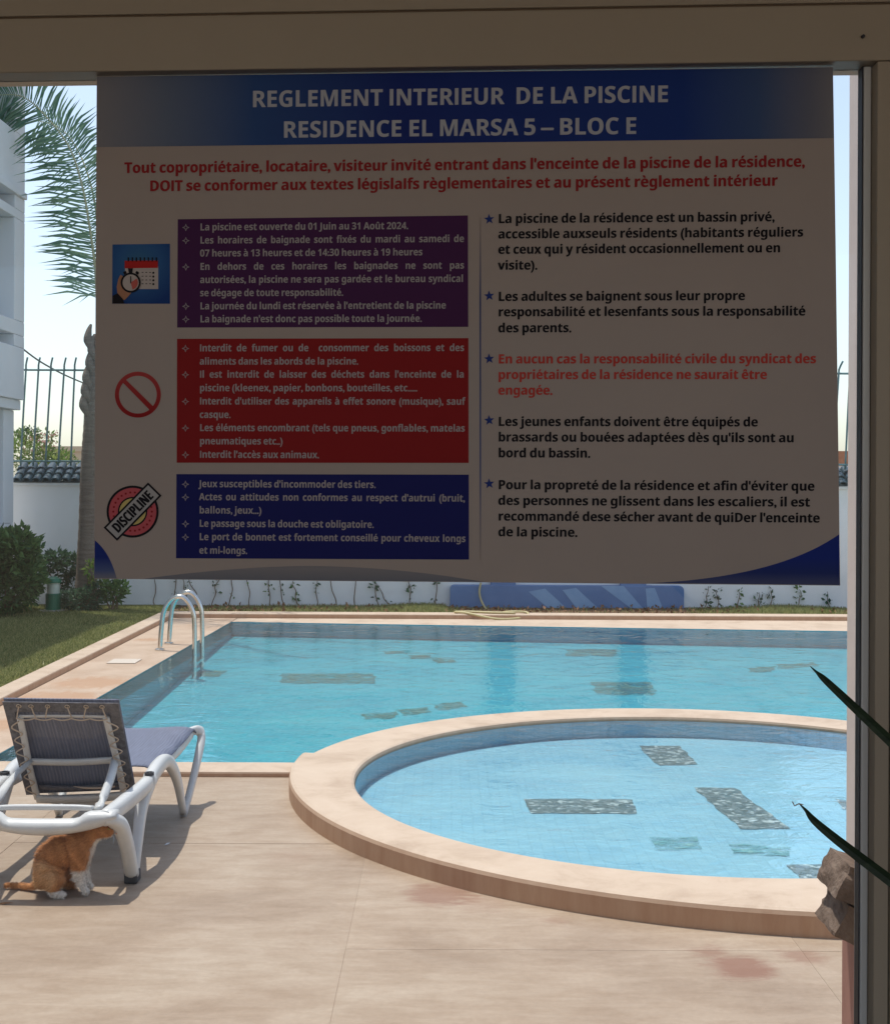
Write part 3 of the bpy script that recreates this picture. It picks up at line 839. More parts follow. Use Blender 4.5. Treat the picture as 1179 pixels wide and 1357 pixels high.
o = MB(); o.lathe([(.09, .385), (.09, .40), (.075, .43), (.03, .455)], (lx, 15.7, 0), 24); obj('cap', o, M_lampg, lp)

vinegroup = 'thin vines climbing the white garden wall'
vines = [(232, 'short bare vine stem on the wall just right of the ladder rails', 0, 14), (205, 'leafy vine twig on the wall behind the ladder', 1, 0), (250, 'slanting vine stem on the wall right of the ladder tops', -10, 4), (267, 'vine leaning left on the wall, third past the ladder', -22, 8), (280, 'forked vine with dark leaves, fourth past the ladder', 12, 14), (303, 'thin vine stem curving right above the pool corner', 8, 5), (330, 'straight thin vine above the far left pool corner', -2, 5),
         (357, 'leafiest dark vine on the wall left of the centre', 2, 26), (377, 'bent vine leaning left just right of the leafiest vine', -12, 5), (396, 'vine with reddish leaves, second right of the leafiest vine', -8, 14), (419, 'faint vine with a leafy foot', 0, 9), (446, 'smooth bare vine stem bowing left', -14, 0), (470, 'smooth bare vine stem bowing right', 6, 0),
         (503, 'vine stem crossing toward the left, before the blue plinth', -10, 10), (517, 'bare vine forming a narrow arch with its neighbour', -18, 6), (545, 'dark leafed vine, second left of the blue plinth', -4, 18), (575, 'leafy vine nearest the left end of the blue plinth', 4, 16),
         (932, 'dry twiggy vine nearest the right end of the blue plinth', 6, 10), (952, 'tangled brown vine, second right of the blue plinth', -3, 16), (978, 'short leafy vine, third right of the blue plinth', 0, 10), (1003, 'leafy topped vine near the middle of the right wall', 3, 20), (1021, 'slim leafy vine beside the leafy topped one', 1, 12), (1056, 'broad leafed vine near the right window post', 4, 14), (1100, 'last vine on the wall next to the right window post', -4, 10)]
for px, lab, lean_, nl in vines:
    yb = 806 + (px - 300) * 0.008
    Yv = WY - 0.10
    h = (30 if lean_ < 0 else 40) + U(0, 40) if px < 900 else 26 + U(0, 10)
    base = A(px, yb, Yv); base.z = 0.045
    pts = [base]
    nst = 5
    for k in range(1, nst + 1):
        t_ = k / nst
        q = A(px + lean_ * t_ + U(-2.2, 2.2), yb - h * t_, Yv + 0.07 * min(1, t_ * 2)); pts.append(q)
    t = thing('wall_vine', lab, 'vine', base, vinegroup)
    pp = smooth_path(pts, 4)
    o = MB(); o.tube(pp, interp([U(.006, .010), .006, .003], len(pp)), 5); obj('stem', o, M_stem, t)
    if nl:
        o = MB()
        for k in range(max(3, nl // 2)):
            q = pp[random.randrange(len(pp) // 4, len(pp))]
            foliage(o, q + Vector((U(-.03, .03), -.01, 0)), (.03, .015, .03), 3, U(.035, .06), 0.6)
        obj('leaves', o, M_leafd if px % 3 else M_leaf, t)

def grass_field(name, n, regionfn, z, h, m=M_grass, density=None):
    vs = np.zeros((n * 3, 3), np.float32)
    cnt = 0
    rs = np.random.RandomState(3 + n)
    while cnt < n:
        x, y, hh = regionfn(rs)
        if x is None: continue
        a = rs.uniform(0, math.pi); w_ = 0.004 + rs.uniform(0, .004)
        lx_, ly_ = rs.normal(0, hh * .45, 2)
        vs[cnt * 3] = (x - math.cos(a) * w_, y - math.sin(a) * w_, z)
        vs[cnt * 3 + 1] = (x + math.cos(a) * w_, y + math.sin(a) * w_, z)
        vs[cnt * 3 + 2] = (x + lx_, y + ly_, z + hh)
        cnt += 1
    me = bpy.data.meshes.new(name)
    me.vertices.add(n * 3); me.vertices.foreach_set('co', vs.ravel())
    me.loops.add(n * 3); me.loops.foreach_set('vertex_index', np.arange(n * 3, dtype=np.int32))
    me.polygons.add(n); me.polygons.foreach_set('loop_start', np.arange(0, n * 3, 3, dtype=np.int32))
    me.update(calc_edges=True); me.validate()
    me.materials.append(m)
    o = bpy.data.objects.new(name, me); C.objects.link(o); o['kind'] = 'stuff'
    return o
def reg_lawn(rs):
    x, y = rs.uniform(-5.15, -3.2), rs.uniform(8.6, 16.3)
    nz = noise.noise(Vector((x * 1.3, y * 1.3, 0)))
    if rs.uniform() > 0.75 + nz: return None, None, None
    return x, y, rs.uniform(.018, .04) * (1 + .5 * nz)
tag(grass_field('lawn_grass', 110000, reg_lawn, 0.048, .035), 'short patchy lawn grass left of the pool kerb', 'grass')
def reg_strip(rs):
    x, y = rs.uniform(-3.1, 5.2), rs.uniform(15.53, 16.5)
    u_ = CX + x / y * F
    if u_ > 1150: return None, None, None
    dens = 0.10 + 0.9 * math.exp(-((u_ - 560) / 45) ** 2) + 0.85 * math.exp(-((u_ - 1040) / 60) ** 2) + 0.25 * math.exp(-((u_ - 430) / 90) ** 2)
    if 590 < u_ < 910 : dens *= 0.25
    if rs.uniform() > dens: return None, None, None
    return x, y, rs.uniform(.03, .075) * (0.5 + 0.6 * min(1, dens))
tag(grass_field('strip_grass', 26000, reg_strip, 0.043, .05), 'tufts of grass along the foot of the white wall', 'grass')
dl = mat('dry_leaf', (0.22, 0.11, 0.05), 0.8)
o = MB()
for _ in range(1500):
    x, y = U(-3.1, 5), U(15.55, 16.5); foliage(o, (x, y, .055), (.03, .03, .006), 1, .045, .6)
lt = obj('leaf_litter', o, dl); lt['kind'] = 'stuff'; tag(lt, 'brown leaf litter on the soil below the wall vines', 'leaf litter')

# ------------------------------------------------------------------ pool ladder
ld = thing('pool_ladder', 'stainless steel pool ladder with two arched rails at the left pool edge', 'ladder', (-2.5, 12.6, ZR))
for Yl, pf, pd_ in ((12.38, 212, 258), (12.86, 224, 268)):
    xf = A(pf, 860, Yl).x; xd = A(pd_, 850, Yl).x
    top = .52
    pts = [(xf - .0, Yl, ZR - .02), (xf + .012, Yl, .20), (xf + .035, Yl, .38), (xf + .10, Yl, .49), (xf + .19, Yl, top), (xd - .06, Yl, .47), (xd - .01, Yl, .36), (xd, Yl, .2), (xd, Yl, 0.0), (xd, Yl, -.3)]
    o = MB(); o.tube(smooth_path(pts, 6), 0.021, 12); obj('rail', o, M_steel, ld, smooth=True)
    o = MB(); o.lathe([(.045, ZR + .001), (.045, ZR + .01), (.026, ZR + .018)], (xf, Yl, 0), 18); obj('flange', o, M_steel, ld)
for z in (-.10, -.24):
    o = MB(); o.box((-2.335, 12.39, z - .012), (-2.26, 12.85, z + .012)); obj('tread', o, M_steel, ld, bev=.004)
sk = G(165, 877, ZR)
o = MB(); o.box((sk.x - .12, sk.y - .13, ZR + .001), (sk.x + .12, sk.y + .13, ZR + .009))
tag(obj('skimmer_cover', o, mat('cream_plastic', (.60, .52, .44), .5), bev=.003, loc=(sk.x, sk.y, ZR)), 'square white skimmer cover set in the walkway near the ladder', 'cover')

# ------------------------------------------------------------------ sun lounger
lg = thing('sun_lounger', 'white plastic sun lounger with blue grey sling and raised backrest', 'sun lounger', (-1.52, 5.9, 0))
XR, XC = -1.228, -1.522
def mx(p, s): return (XC + (p[0] - XC) * s, p[1], p[2])
def strip(name, pts, rad, m=M_plast, flat=.5, up=(1, 0, 0), k=7, parent=None, label=None, sq=.35, seg=12):
    pp = smooth_path(pts, k)
    o = MB(); o.tube(pp, interp(rad, len(pp)), seg, flat, up, True, sq)
    return obj(name, o, m, parent or lg, smooth=True, label=label)
for s in (1, -1):
    # 'up' axis carries the flat factor: legs are broad across the side view, thinner across the lounger
    strip('leg', [mx((-1.29, 5.17, .300), s), mx((-1.262, 5.19, .292), s), mx((-1.245, 5.24, .255), s), mx((-1.235, 5.30, .17), s), mx((XR, 5.37, .03), s)], [.020, .024, .026, .025, .024], flat=1.1)
    strip('leg', [mx((XR, 5.40, .0), s), mx((XR, 5.45, .12), s), mx((XR - .005, 5.56, .26), s), mx((-1.225, 5.68, .345), s)], [.020, .024, .029, .032], flat=.85)
    strip('leg', [mx((-1.225, 5.64, .335), s), mx((-1.222, 5.80, .362), s), mx((-1.225, 6.02, .345), s), mx((-1.225, 6.24, .22), s), mx((XR, 6.42, .02), s)], [.033, .032, .029, .025, .020], flat=.75)
    strip('leg', [mx((XR, 6.42, .0), s), mx((-1.215, 6.56, .12), s), mx((-1.205, 6.70, .25), s), mx((-1.205, 6.76, .315), s), mx((-1.22, 6.745, .348), s), mx((-1.26, 6.70, .345), s)], [.020, .023, .026, .027, .024, .02], flat=.7)
    strip('side_rail', [mx((-1.29, 5.17, .302), s), mx((-1.25, 5.36, .322), s), mx((-1.225, 5.60, .335), s), mx((-1.25, 6.0, .325), s), mx((-1.25, 6.4, .325), s), mx((-1.25, 6.70, .338), s)], [.030, .032, .030, .024, .024, .022], flat=.8)
    o = MB(); o.box((mx((XR - .028, 0, 0), s)[0], 5.345, 0.001), (mx((XR + .024, 0, 0), s)[0], 5.42, .045)); obj('foot_cap', o, M_foot, lg, bev=.006)
    o = MB(); q = mx((-1.222, 5.645, .365), s); o.lathe([(.02, 0), (.02, .012), (.014, .012), (.012, .002)], q, 14); obj('arm_socket', o, M_foot, lg)
# head end cross bar, deep and bowed, with a grip slot
hb = MB()
nb = 28; rows = []
for i in range(nb + 1):
    t_ = i / nb; x = -1.80 + (1.80 - 1.244) * t_; s_ = 1 - (2 * t_ - 1) ** 2
    z0 = .296 - .055 * s_ ** .8; z1 = .333 - .004 * s_
    grip = max(0, min(1, (0.30 - abs(t_ - .5)) / .06))
    z1 -= .026 * grip
    yb = 5.17 - .03 * s_
    prof_ = [(yb + .025, z1), (yb + .006, z1 - .002), (yb - .012, z1 - .014), (yb - .018, (z0 + z1) / 2), (yb - .008, z0 + .01), (yb + .012, z0), (yb + .04, z0 + .004), (yb + .045, (z0 + z1) / 2), (yb + .04, z1 - .006)]
    rows.append([(x, a, b) for a, b in prof_])
n_ = len(rows[0])
hb.add([p for r_ in rows for p in r_], [(i * n_ + k, (i + 1) * n_ + k, (i + 1) * n_ + (k + 1) % n_, i * n_ + (k + 1) % n_) for i in range(nb) for k in range(n_)] + [tuple(range(n_)), tuple(nb * n_ + k for k in range(n_ - 1, -1, -1))])
obj('head_bar', hb, M_plast, lg, smooth=True)
strip('grip_bar', [(-1.70, 5.20, .334), (-1.62, 5.20, .337), (-1.42, 5.20, .337), (-1.34, 5.20, .334)], [.010, .011, .011, .010], flat=1, up=(0, 0, 1))
strip('foot_bar', [mx((-1.25, 6.68, .338), 1), (XC, 6.70, .330), mx((-1.25, 6.68, .338), -1)], [.018, .018, .018], flat=1, up=(0, 0, 1))
# backrest : local frame  s across (0..1 left..right), t from bottom to top, d behind (towards camera)
BTL, BTR = A(5, 926, 5.46), A(158, 928, 5.46)
BBL, BBR = A(37, 1052, 5.80), A(180, 1046, 5.80)
def B(s, t_, d=0.0):
    p = (BBL.lerp(BBR, s)).lerp(BTL.lerp(BTR, s), t_)
    nrm = (BTR - BTL).cross(BTL - BBL).normalized()
    if nrm.y > 0: nrm = -nrm
    return p + nrm * d
def Bpx(px, py):   # photo point -> (s,t) in the backrest plane, by search
    best = None
    for _s in range(0, 101, 2):
        for _t in range(-10, 104, 2):
            p = B(_s / 100, _t / 100); x = CX + p.x / p.y * F; y = CY - (p.z - EYE) / p.y * F
            e = (x - px) ** 2 + (y - py) ** 2
            if best is None or e < best[0]: best = (e, _s / 100, _t / 100)
    return best[1], best[2]
fb = MB(); NS, NT = 16, 20
for j in range(NT + 1):
    for i in range(NS + 1):
        s_, t_ = i / NS, j / NT
        sag = -.018 * math.sin(math.pi * s_) * math.sin(math.pi * min(1, t_ * 1.05))
        fb.v.append(tuple(B(s_, t_, sag)))
for j in range(NT):
    for i in range(NS):
        a = j * (NS + 1) + i; fb.f.append((a, a + 1, a + NS + 2, a + NS + 1))
bk = obj('backrest', fb, M_fab, lg, smooth=True)
sm = bk.modifiers.new('solid', 'SOLIDIFY'); sm.thickness = .006
def quadstrip(pts, th=.004):
    o = MB(); q = [B(*p) for p in pts]; nn = (q[1] - q[0]).cross(q[3] - q[0]).normalized() * th
    o.hexa(q, [p + nn for p in q]); return o
hem = mottled('grey_hem_fabric', [(0.35, (0.07, 0.07, 0.085)), (0.65, (0.15, 0.15, 0.17))], 45, 0.85, 0.5)
for q in ([(0, .90, .012), (1, .90, .012), (1, 1.0, .014), (0, 1.0, .014)], [(0, .02, .012), (.07, .02, .012), (.085, .90, .012), (0, .90, .012)], [(.89, .02, .012), (1, .02, .012), (1, .90, .012), (.915, .90, .012)]):
    obj('hem', quadstrip(q), hem, bk)
def bar(name, pts, r, m=M_plast, fl=.5, k=5, par=None):
    pp = smooth_path([B(*p) for p in pts], k); nrm = B(.5, .5, 1) - B(.5, .5, 0)
    o = MB(); o.tube(pp, r, 10, fl, nrm, True, .4); return obj(name, o, m, par or lg, smooth=True)
bar('back_frame', [(.10, -.02, .02), (.10, .3, .022), (.115, .6, .022), (.125, .86, .022)], .0135, par=bk)
bar('back_frame', [(.90, -.02, .02), (.90, .3, .022), (.885, .6, .022), (.875, .86, .022)], .0135, par=bk)
bar('back_frame', [(.12, .865, .022), (.5, .87, .022), (.88, .865, .022)], .007, par=bk)
bar('back_frame', [(.08, .40, .024), (.5, .385, .026), (.92, .40, .024)], .016, par=bk)
bar('back_frame', [(.10, -.0, .03), (.3, -.015, .03), (.5, -.02, .03), (.7, -.015, .03), (.90, -.0, .03)], .020, par=bk)
bar('back_frame', [(.14, .10, .014), (.5, .075, .016), (.88, .10, .014)], .012, par=bk, m=hem)
obj('hinge_block', quadstrip([(.36, -.12, .0), (.60, -.12, .0), (.68, -.02, .0), (.30, -.02, .0)], .03), M_plast, bk, bev=.006)
for s in (0, 1):
    a = B(.115 if s == 0 else .885, .40, .03)
    x_ = (-1.725 if s == 0 else -1.325)
    e_ = Vector((x_, 5.205, .325)); pts = [a, a.lerp(e_, .4) + Vector((.01 if s else -.01, 0, .01)), a.lerp(e_, .75) + Vector((.008 if s else -.008, 0, .008)), e_]
    pp = smooth_path(pts, 5); o = MB(); o.tube(pp, .017, 10, .6, (0, 1, .3), True, .4); obj('prop', o, M_plast, lg, smooth=True)
# lacing cord
for k, px in enumerate((26, 42, 64, 90, 115, 136)):
    s_ = (px - 5) / 153
    c0 = B(s_, .965, .02); pts = []
    for a in np.linspace(0, 2 * math.pi, 9): pts.append(c0 + (B(1, 1) - B(0, 1)).normalized() * .009 * math.cos(a) + (B(.5, 1) - B(.5, 0)).normalized() * .009 * math.sin(a))
    o = MB(); o.tube(pts, .0022, 5)
    d_ = B(s_ + (.03 if k % 2 else -.03), .868, .032); o.tube([c0, c0.lerp(d_, .6) + Vector((0, -.004, 0)), d_], .0028, 5)
    obj('lace_loop', o, M_cord, bk)
o = MB()
sc_ = [B(.10 + .8 * k / 30, .868 - .018 * abs(math.sin(k / 30 * math.pi * 5)), .034) for k in range(31)]
o.tube(sc_, .003, 5); obj('lace', o, M_cord, bk)
for s in (0, 1):
    pts = []
    for k in range(13):
        t_ = .84 - k * .065
        e = (.035 if k % 2 else .12); s_ = e if s == 0 else 1 - e
        pts.append(B(s_ + U(-.01, .01), t_, .036))
    o = MB(); o.tube(smooth_path(pts, 5), .003, 5); obj('lace', o, M_cord, bk)
o = MB(); o.tube(smooth_path([B(.46, .125, .03), B(.58, .11, .034), B(.74, .108, .036), B(.84, .115, .034)], 5), interp([.001, .005, .005, .004], 16), 6); obj('cord_end', o, M_cord, bk)
# seat sling
ss = MB(); n1, n2 = 14, 24
for j in range(n2 + 1):
    for i in range(n1 + 1):
        s_, t_ = i / n1, j / n2
        y = 5.80 + (6.72 - 5.80) * t_
        half = .288 + .012 * t_
        wav = .006 * math.sin(t_ * 19) * (abs(2 * s_ - 1) ** 3)
        z = .384 + .008 * t_ - .022 * math.sin(math.pi * s_) - (.012 * math.sin(math.pi * t_)) - .03 * (abs(2 * s_ - 1) ** 8) * (1 - .3 * t_) + wav
        if t_ > .97: z -= .03
        ss.v.append((XC + (2 * s_ - 1) * (half + wav), y, z))
for j in range(n2):
    for i in range(n1):
        a = j * (n1 + 1) + i; ss.f.append((a, a + 1, a + n1 + 2, a + n1 + 1))
se = obj('seat_sling', ss, M_fab, lg, smooth=True)
sm = se.modifiers.new('solid', 'SOLIDIFY'); sm.thickness = .006
# fallen bits
def chip(name, label, px, py, ln, ang, m):
    c_ = G(px, py, .002); d_ = Vector((math.cos(ang), math.sin(ang), 0)); n_ = Vector((-d_.y, d_.x, 0)); o = MB()
    o.add([c_ - d_ * ln, c_ + n_ * ln * .22 + Vector((0, 0, .006)), c_ + d_ * ln + Vector((0, 0, .004)), c_ - n_ * ln * .22 + Vector((0, 0, .001))], [(0, 3, 2, 1), (0, 1, 2, 3)][:1])
    tag(obj(name, o, m, loc=c_), label, 'leaf')
chip('dry_leaf', 'small brown dry leaf on the deck left of the cat tail', 6, 1198, .035, .1, dl)
chip('dry_leaf', 'pale sliver of leaf in the lounger shadow right of the rear leg', 222, 1119, .02, 1.0, M_plast)

# ------------------------------------------------------------------ cat
def cat():
    K = 5.22 / F * 1.04
    def c(px, py, dy=0.0): return Vector(((px - 92) * K, dy, (1191 - py) * K))
    nodes = []; edges = []; rads = []
    def chain(pts, start=None):
        prev = start
        for p, r in pts:
            nodes.append(p); rads.append(r); i = len(nodes) - 1
            if prev is not None: edges.append((prev, i))
            prev = i
        return prev
    a = chain([(c(68, 1164), .068)])                                     # pelvis
    b = chain([(c(74, 1146), .078), (c(85, 1134), .072), (c(96, 1131), .066), (c(107, 1126), .055)], a)   # back to shoulders
    sh = b
    nk = chain([(c(117, 1118), .044), (c(125, 1112), .038)], sh)
    hd = chain([(c(134, 1108), .037), (c(142, 1112), .025), (c(148, 1115), .014)], nk)
    for s in (-1, 1):
        chain([(c(108, 1140, s * .03), .040), (c(108, 1160, s * .033), .020), (c(111, 1176, s * .032), .015), (c(115, 1184, s * .032), .014), (c(120, 1187, s * .032), .013)], sh)
        chain([(c(72, 1168, s * .045), .052), (c(84, 1172, s * .055), .036), (c(80, 1183, s * .055), .020), (c(92, 1186, s * .058), .015), (c(98, 1187, s * .058), .012)] if s > 0 else
              [(c(72, 1166, s * .045), .056), (c(83, 1172, s * .058), .042), (c(76, 1183, s * .058), .022), (c(64, 1187, s * .058), .014), (c(55, 1188, s * .058), .011)][0:3] + [(c(88, 1186, s * .060), .014), (c(94, 1187, s * .060), .012)], a)
    # tail lying on the deck to the left
    chain([(c(54, 1178, .02), .020), (c(42, 1185, .03), .013), (c(26, 1186, .05), .012), (c(12, 1186, .06), .011), (c(3, 1185, .05), .008)], a)
    me = bpy.data.meshes.new('cat'); me.from_pydata(nodes, edges, [])
    o = bpy.data.objects.new('cat_tmp', me); C.objects.link(o)
    sk_ = o.modifiers.new('skin', 'SKIN'); sk_.use_smooth_shade = True
    for v, r in zip(me.skin_vertices[0].data, rads): v.radius = (r, r); v.use_root = False
    me.skin_vertices[0].data[0].use_root = True
    sb_ = o.modifiers.new('sub', 'SUBSURF'); sb_.levels = 4; sb_.render_levels = 4
    bpy.context.view_layer.update()
    dg = bpy.context.evaluated_depsgraph_get()
    m2 = bpy.data.meshes.new_from_object(o.evaluated_get(dg))
    bpy.data.objects.remove(o)
    n = len(m2.vertices); col = np.ones((n, 4), np.float32)
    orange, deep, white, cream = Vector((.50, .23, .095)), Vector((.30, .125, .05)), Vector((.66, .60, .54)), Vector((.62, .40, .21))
    def near(p, q, r): return max(0, min(1, (r - (p - q).length) / (.25 * r)))
    for v in m2.vertices:
        p = v.co.copy(); w3 = noise.noise(p * 30) * .008
        pq = p + Vector((w3, 0, w3))
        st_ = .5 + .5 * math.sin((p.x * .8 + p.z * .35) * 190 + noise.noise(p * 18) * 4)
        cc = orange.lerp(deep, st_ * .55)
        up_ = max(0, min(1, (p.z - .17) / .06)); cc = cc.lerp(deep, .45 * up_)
        cc = cc.lerp(cream, near(pq, c(62, 1165, -.07), .075) * .55)
        wm = 0
        for q, r in ((c(126, 1124, 0), .035), (c(121, 1135, 0), .042), (c(115, 1149), .035), (c(147, 1119), .018), (c(140, 1121), .02)): wm = max(wm, near(pq, q, r))
        if p.z < (1191 - 1156) * K and p.x > c(99, 0).x: wm = max(wm, min(1, ((1191 - 1156) * K - p.z) / .012 + .2))
        if p.z < (1191 - 1181) * K and p.y < -.03 and p.x > c(70, 0).x: wm = 1
        cc = cc.lerp(white, min(1, wm))
        f_ = 1 + .16 * noise.noise(p * 120)
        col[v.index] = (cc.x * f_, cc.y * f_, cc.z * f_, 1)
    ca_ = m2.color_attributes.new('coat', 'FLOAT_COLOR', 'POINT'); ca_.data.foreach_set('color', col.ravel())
    m = mat('cat_coat', (.5, .2, .07), .85, 0, .15)
    at = N(m, 'ShaderNodeAttribute'); at.attribute_name = 'coat'
    vv = coords(m, (1, 1, 1), 'Object')
    fine = ramp(m, [(.3, (.75, .75, .75)), (.7, (1.2, 1.2, 1.2))], noise_t(m, vv, 160, 3, .7))
    L(m, mixc(m, .7, at.outputs['Color'], fine, 'MULTIPLY'), P(m).inputs['Base Color'])
    bump(m, noise_t(m, vv, 180, 3, .7), .5, .004)
    P(m).inputs['Sheen Weight'].default_value = .35; P(m).inputs['Sheen Roughness'].default_value = .4
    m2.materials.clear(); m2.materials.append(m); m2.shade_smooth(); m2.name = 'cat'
    loc = Vector((A(92, 1191, 5.22).x, 5.22, .0))
    ct = thing('cat', 'ginger and white cat sitting in the shade under the sun lounger', 'cat', loc)
    bo = bpy.data.objects.new('body', m2); C.objects.link(bo); bo.parent = ct
    # fur
    rs = np.random.RandomState(5); fur = MB(); fcol = []
    polys = m2.polygons
    areas = np.array([p.area for p in polys]); idx = rs.choice(len(polys), 18000, p=areas / areas.sum())
    for i in idx:
        p = polys[int(i)]; nn = p.normal
        q = p.center + Vector(rs.normal(0, .0015, 3))
        back = Vector((-.9, 0, -.5)) if q.z > .03 else Vector((-.4, 0, -.9))
        d = (nn * .5 + back * .9 + Vector(rs.normal(0, .25, 3))).normalized()
        if d.dot(nn) < .12: d = (d + nn * .5).normalized()
        ln = .015 * rs.uniform(.6, 1.4) * (1 if q.z > .04 and q.x < c(125, 0).x else .5)
        sd_ = d.cross(nn)
        if sd_.length < 1e-4: continue
        sd_.normalize()
        fur.add([q - sd_ * .0012, q + sd_ * .0012, q + d * ln], [(0, 1, 2)])
        cc = col[p.vertices[0]]; k_ = rs.uniform(.85, 1.35); fcol += [(cc[0] * k_, cc[1] * k_, cc[2] * k_, 1)] * 3
    fm_ = fur.mesh('fur', m)
    fa = fm_.color_attributes.new('coat', 'FLOAT_COLOR', 'POINT'); fa.data.foreach_set('color', np.array(fcol, np.float32).ravel())
    fo = bpy.data.objects.new('fur', fm_); C.objects.link(fo); fo.parent = ct; fo['kind'] = 'stuff'
    em = mat('cat_ear', (.45, .2, .12), .8)
    for s in (-1, 1):
        e = MB(); b0 = c(130, 1100, s * .020) + loc
        e.add([b0 + Vector((-.014, s * .004, 0)), b0 + Vector((.013, s * .006, -.004)), b0 + Vector((-.001, s * .018, -.002)), b0 + Vector((-.003, s * .010, .030)), b0 + Vector((0, -s * .006, -.006))],
              [(0, 4, 3), (4, 1, 3), (1, 2, 3), (2, 0, 3), (0, 2, 1, 4)])
        obj('ear', e, em, ct)
        ey = MB(); b0 = c(143, 1107, s * .017) + loc
        ey.lathe([(.0005, -.004), (.003, -.003), (.0045, 0), (.003, .003), (.0005, .004)], b0, 10); obj('eye', ey, mat('cat_eye', (.25, .28, .05), .1), ct, smooth=True)
    ns = MB(); ns.lathe([(.0005, -.003), (.0035, 0), (.0005, .003)], c(151.5, 1114) + loc, 8); obj('nose', ns, mat('cat_nose', (.55, .25, .2), .4), ct, smooth=True)
    wh = MB()
    for s in (-1, 1):
        for k in range(4):
            a_ = c(148, 1116, s * .010) + loc; wh.tube([a_, a_ + Vector((.012, s * .025, .004 - k * .004)), a_ + Vector((.012, s * .045, -k * .007))], .0004, 3)
    obj('whiskers', wh, M_plast, ct)
cat()

# ------------------------------------------------------------------ pier with rough stones, outside the door
YP = 2.95
pr = thing('stone_pier', 'pale post with two rough stones on a red-brown base outside the right jamb', 'pier', (.93, YP, 0))
xl = A(1119, 900, YP + .16).x
o = MB(); o.box((xl + .003, YP, .74), (xl + .17, YP + .16, 3.0)); obj('post', o, M_pierl, pr, bev=.005)
o = MB(); o.box((xl - .004, YP - .004, -.06), (xl + .20, YP + .164, .60)); obj('pier_base', o, M_pierr, pr, bev=.005)
def rock(c_, sz, seed, rot=0.0):
    o = MB(); import bmesh
    bm = bmesh.new(); bmesh.ops.create_cube(bm, size=1); bmesh.ops.subdivide_edges(bm, edges=bm.edges[:], cuts=7, use_grid_fill=True)
    for v in bm.verts:
        p = v.co.copy()
        k = noise.noise(p * 1.7 + Vector((seed, 0, 0))) * .08 + noise.noise(p * 5 + Vector((seed, 3, 0))) * .055 + noise.noise(p * 13 + Vector((seed, 9, 0))) * .02
        q = p * (1 + k) * (1 - .14 * (p.length - .5))
        q = Matrix.Rotation(rot, 3, 'Y') @ Vector((q.x * sz[0], q.y * sz[1], q.z * sz[2]))
        v.co = q
    bm.verts.index_update(); o.add([v.co + Vector(c_) for v in bm.verts], [tuple(v.index for v in f.verts) for f in bm.faces]); bm.free()
    return o
c1, c2 = A(1134, 1186, YP - .03), A(1130, 1242, YP - .03)
obj('stone', rock((c1.x + .04, YP + .05, c1.z), (.150, .16, .078), 1.3, .38), M_rock, pr)
obj('stone', rock((c2.x + .045, YP + .05, c2.z), (.158, .16, .074), 5.1, .45), M_rock, pr)

# ------------------------------------------------------------------ room behind the door (the photographer's side)
rm = MB()
rm.box((-3.6, -3.6, -0.1), (2.6, 2.28, -0.004)); struct('floor', rm, M_rfloor)
o = MB(); o.box((-3.6, -3.6, 2.9), (2.6, 2.45, 3.1)); struct('ceiling', o, M_room)
o = MB(); o.box((2.4, -0.5, -0.004), (2.6, 2.2, 2.9)); struct('wall_right', o, M_room)
o = MB(); o.box((-3.6, -0.5, -0.004), (-3.4, 2.4, 2.9)); struct('wall_left', o, M_room)

# ------------------------------------------------------------------ aluminium door frame
df = thing('door_frame', 'taupe aluminium glazed door frame with header and right jamb', 'door frame', (0.75, 2.15, 0))
def dbox(x0, x1, z0, z1, d0, d1):      # in the door plane
    o = MB()
    lo = [D(x0, z0, d0), D(x1, z0, d0), D(x1, z0, d1), D(x0, z0, d1)]; hi = [D(x0, z1, d0), D(x1, z1, d0), D(x1, z1, d1), D(x0, z1, d1)]
    o.hexa(lo, hi); return o
zb = W(600, 88, .03).z; zt = W(600, -2).z; zg = W(600, 22).z
xj = W(1152, 600).x; xj2 = W(1172, 600).x; xr_ = xj + 1.3
obj('header', dbox(-2.6, xj2 - .002, zb, zg - .0015, .03, -.05), M_alu, df, bev=.002)
obj('header', dbox(-2.6, xj2 - .002, zg + .0015, zt, .032, -.05), M_alu, df, bev=.002)
obj('header_groove', dbox(-2.6, xj2 - .004, zg - .0015, zg + .0015, .026, -.04), M_stem, df)
obj('jamb', dbox(xj, xj2 - .001, 0, zb - .001, .03, -.012), M_alu, df, bev=.002)
obj('jamb', dbox(xj2 + .001, xj2 + .075, 0, 2.89, .034, -.05), M_alu, df, bev=.002)
xg0 = W(1141, 600).x
obj('jamb_edge', dbox(xg0, xj - .001, 0.0, zb - .001, .004, -.03), M_aluw, df, bev=.002)
obj('gasket', dbox(xg0 - .0022, xg0 - .0004, 0.0, zb - .001, .002, -.02), M_gasket, df)
obj('transom_frame', dbox(-2.6, xj2, 2.84, 2.899, .03, -.05), M_alu, df)
obj('left_jamb', dbox(-2.68, -2.605, 0, 2.899, .03, -.05), M_alu, df)
obj('sill', dbox(-2.6, xj2, -.003, .018, .03, -.05), M_alu, df)
obj('glass_pane', dbox(-2.6, xg0 + .006, .018, zb, -.016, -.022), M_glass, df)
obj('transom_pane', dbox(-2.6, xj2 - .002, zt, 2.84, -.016, -.022), M_glass, df)
sc_ = W(1143, 48, .034)
o = MB(); o.tube([sc_ + Vector((0, .004, 0)), sc_ - Vector((0, .002, 0))], .0026, 10); obj('screw', o, M_gasket, df)
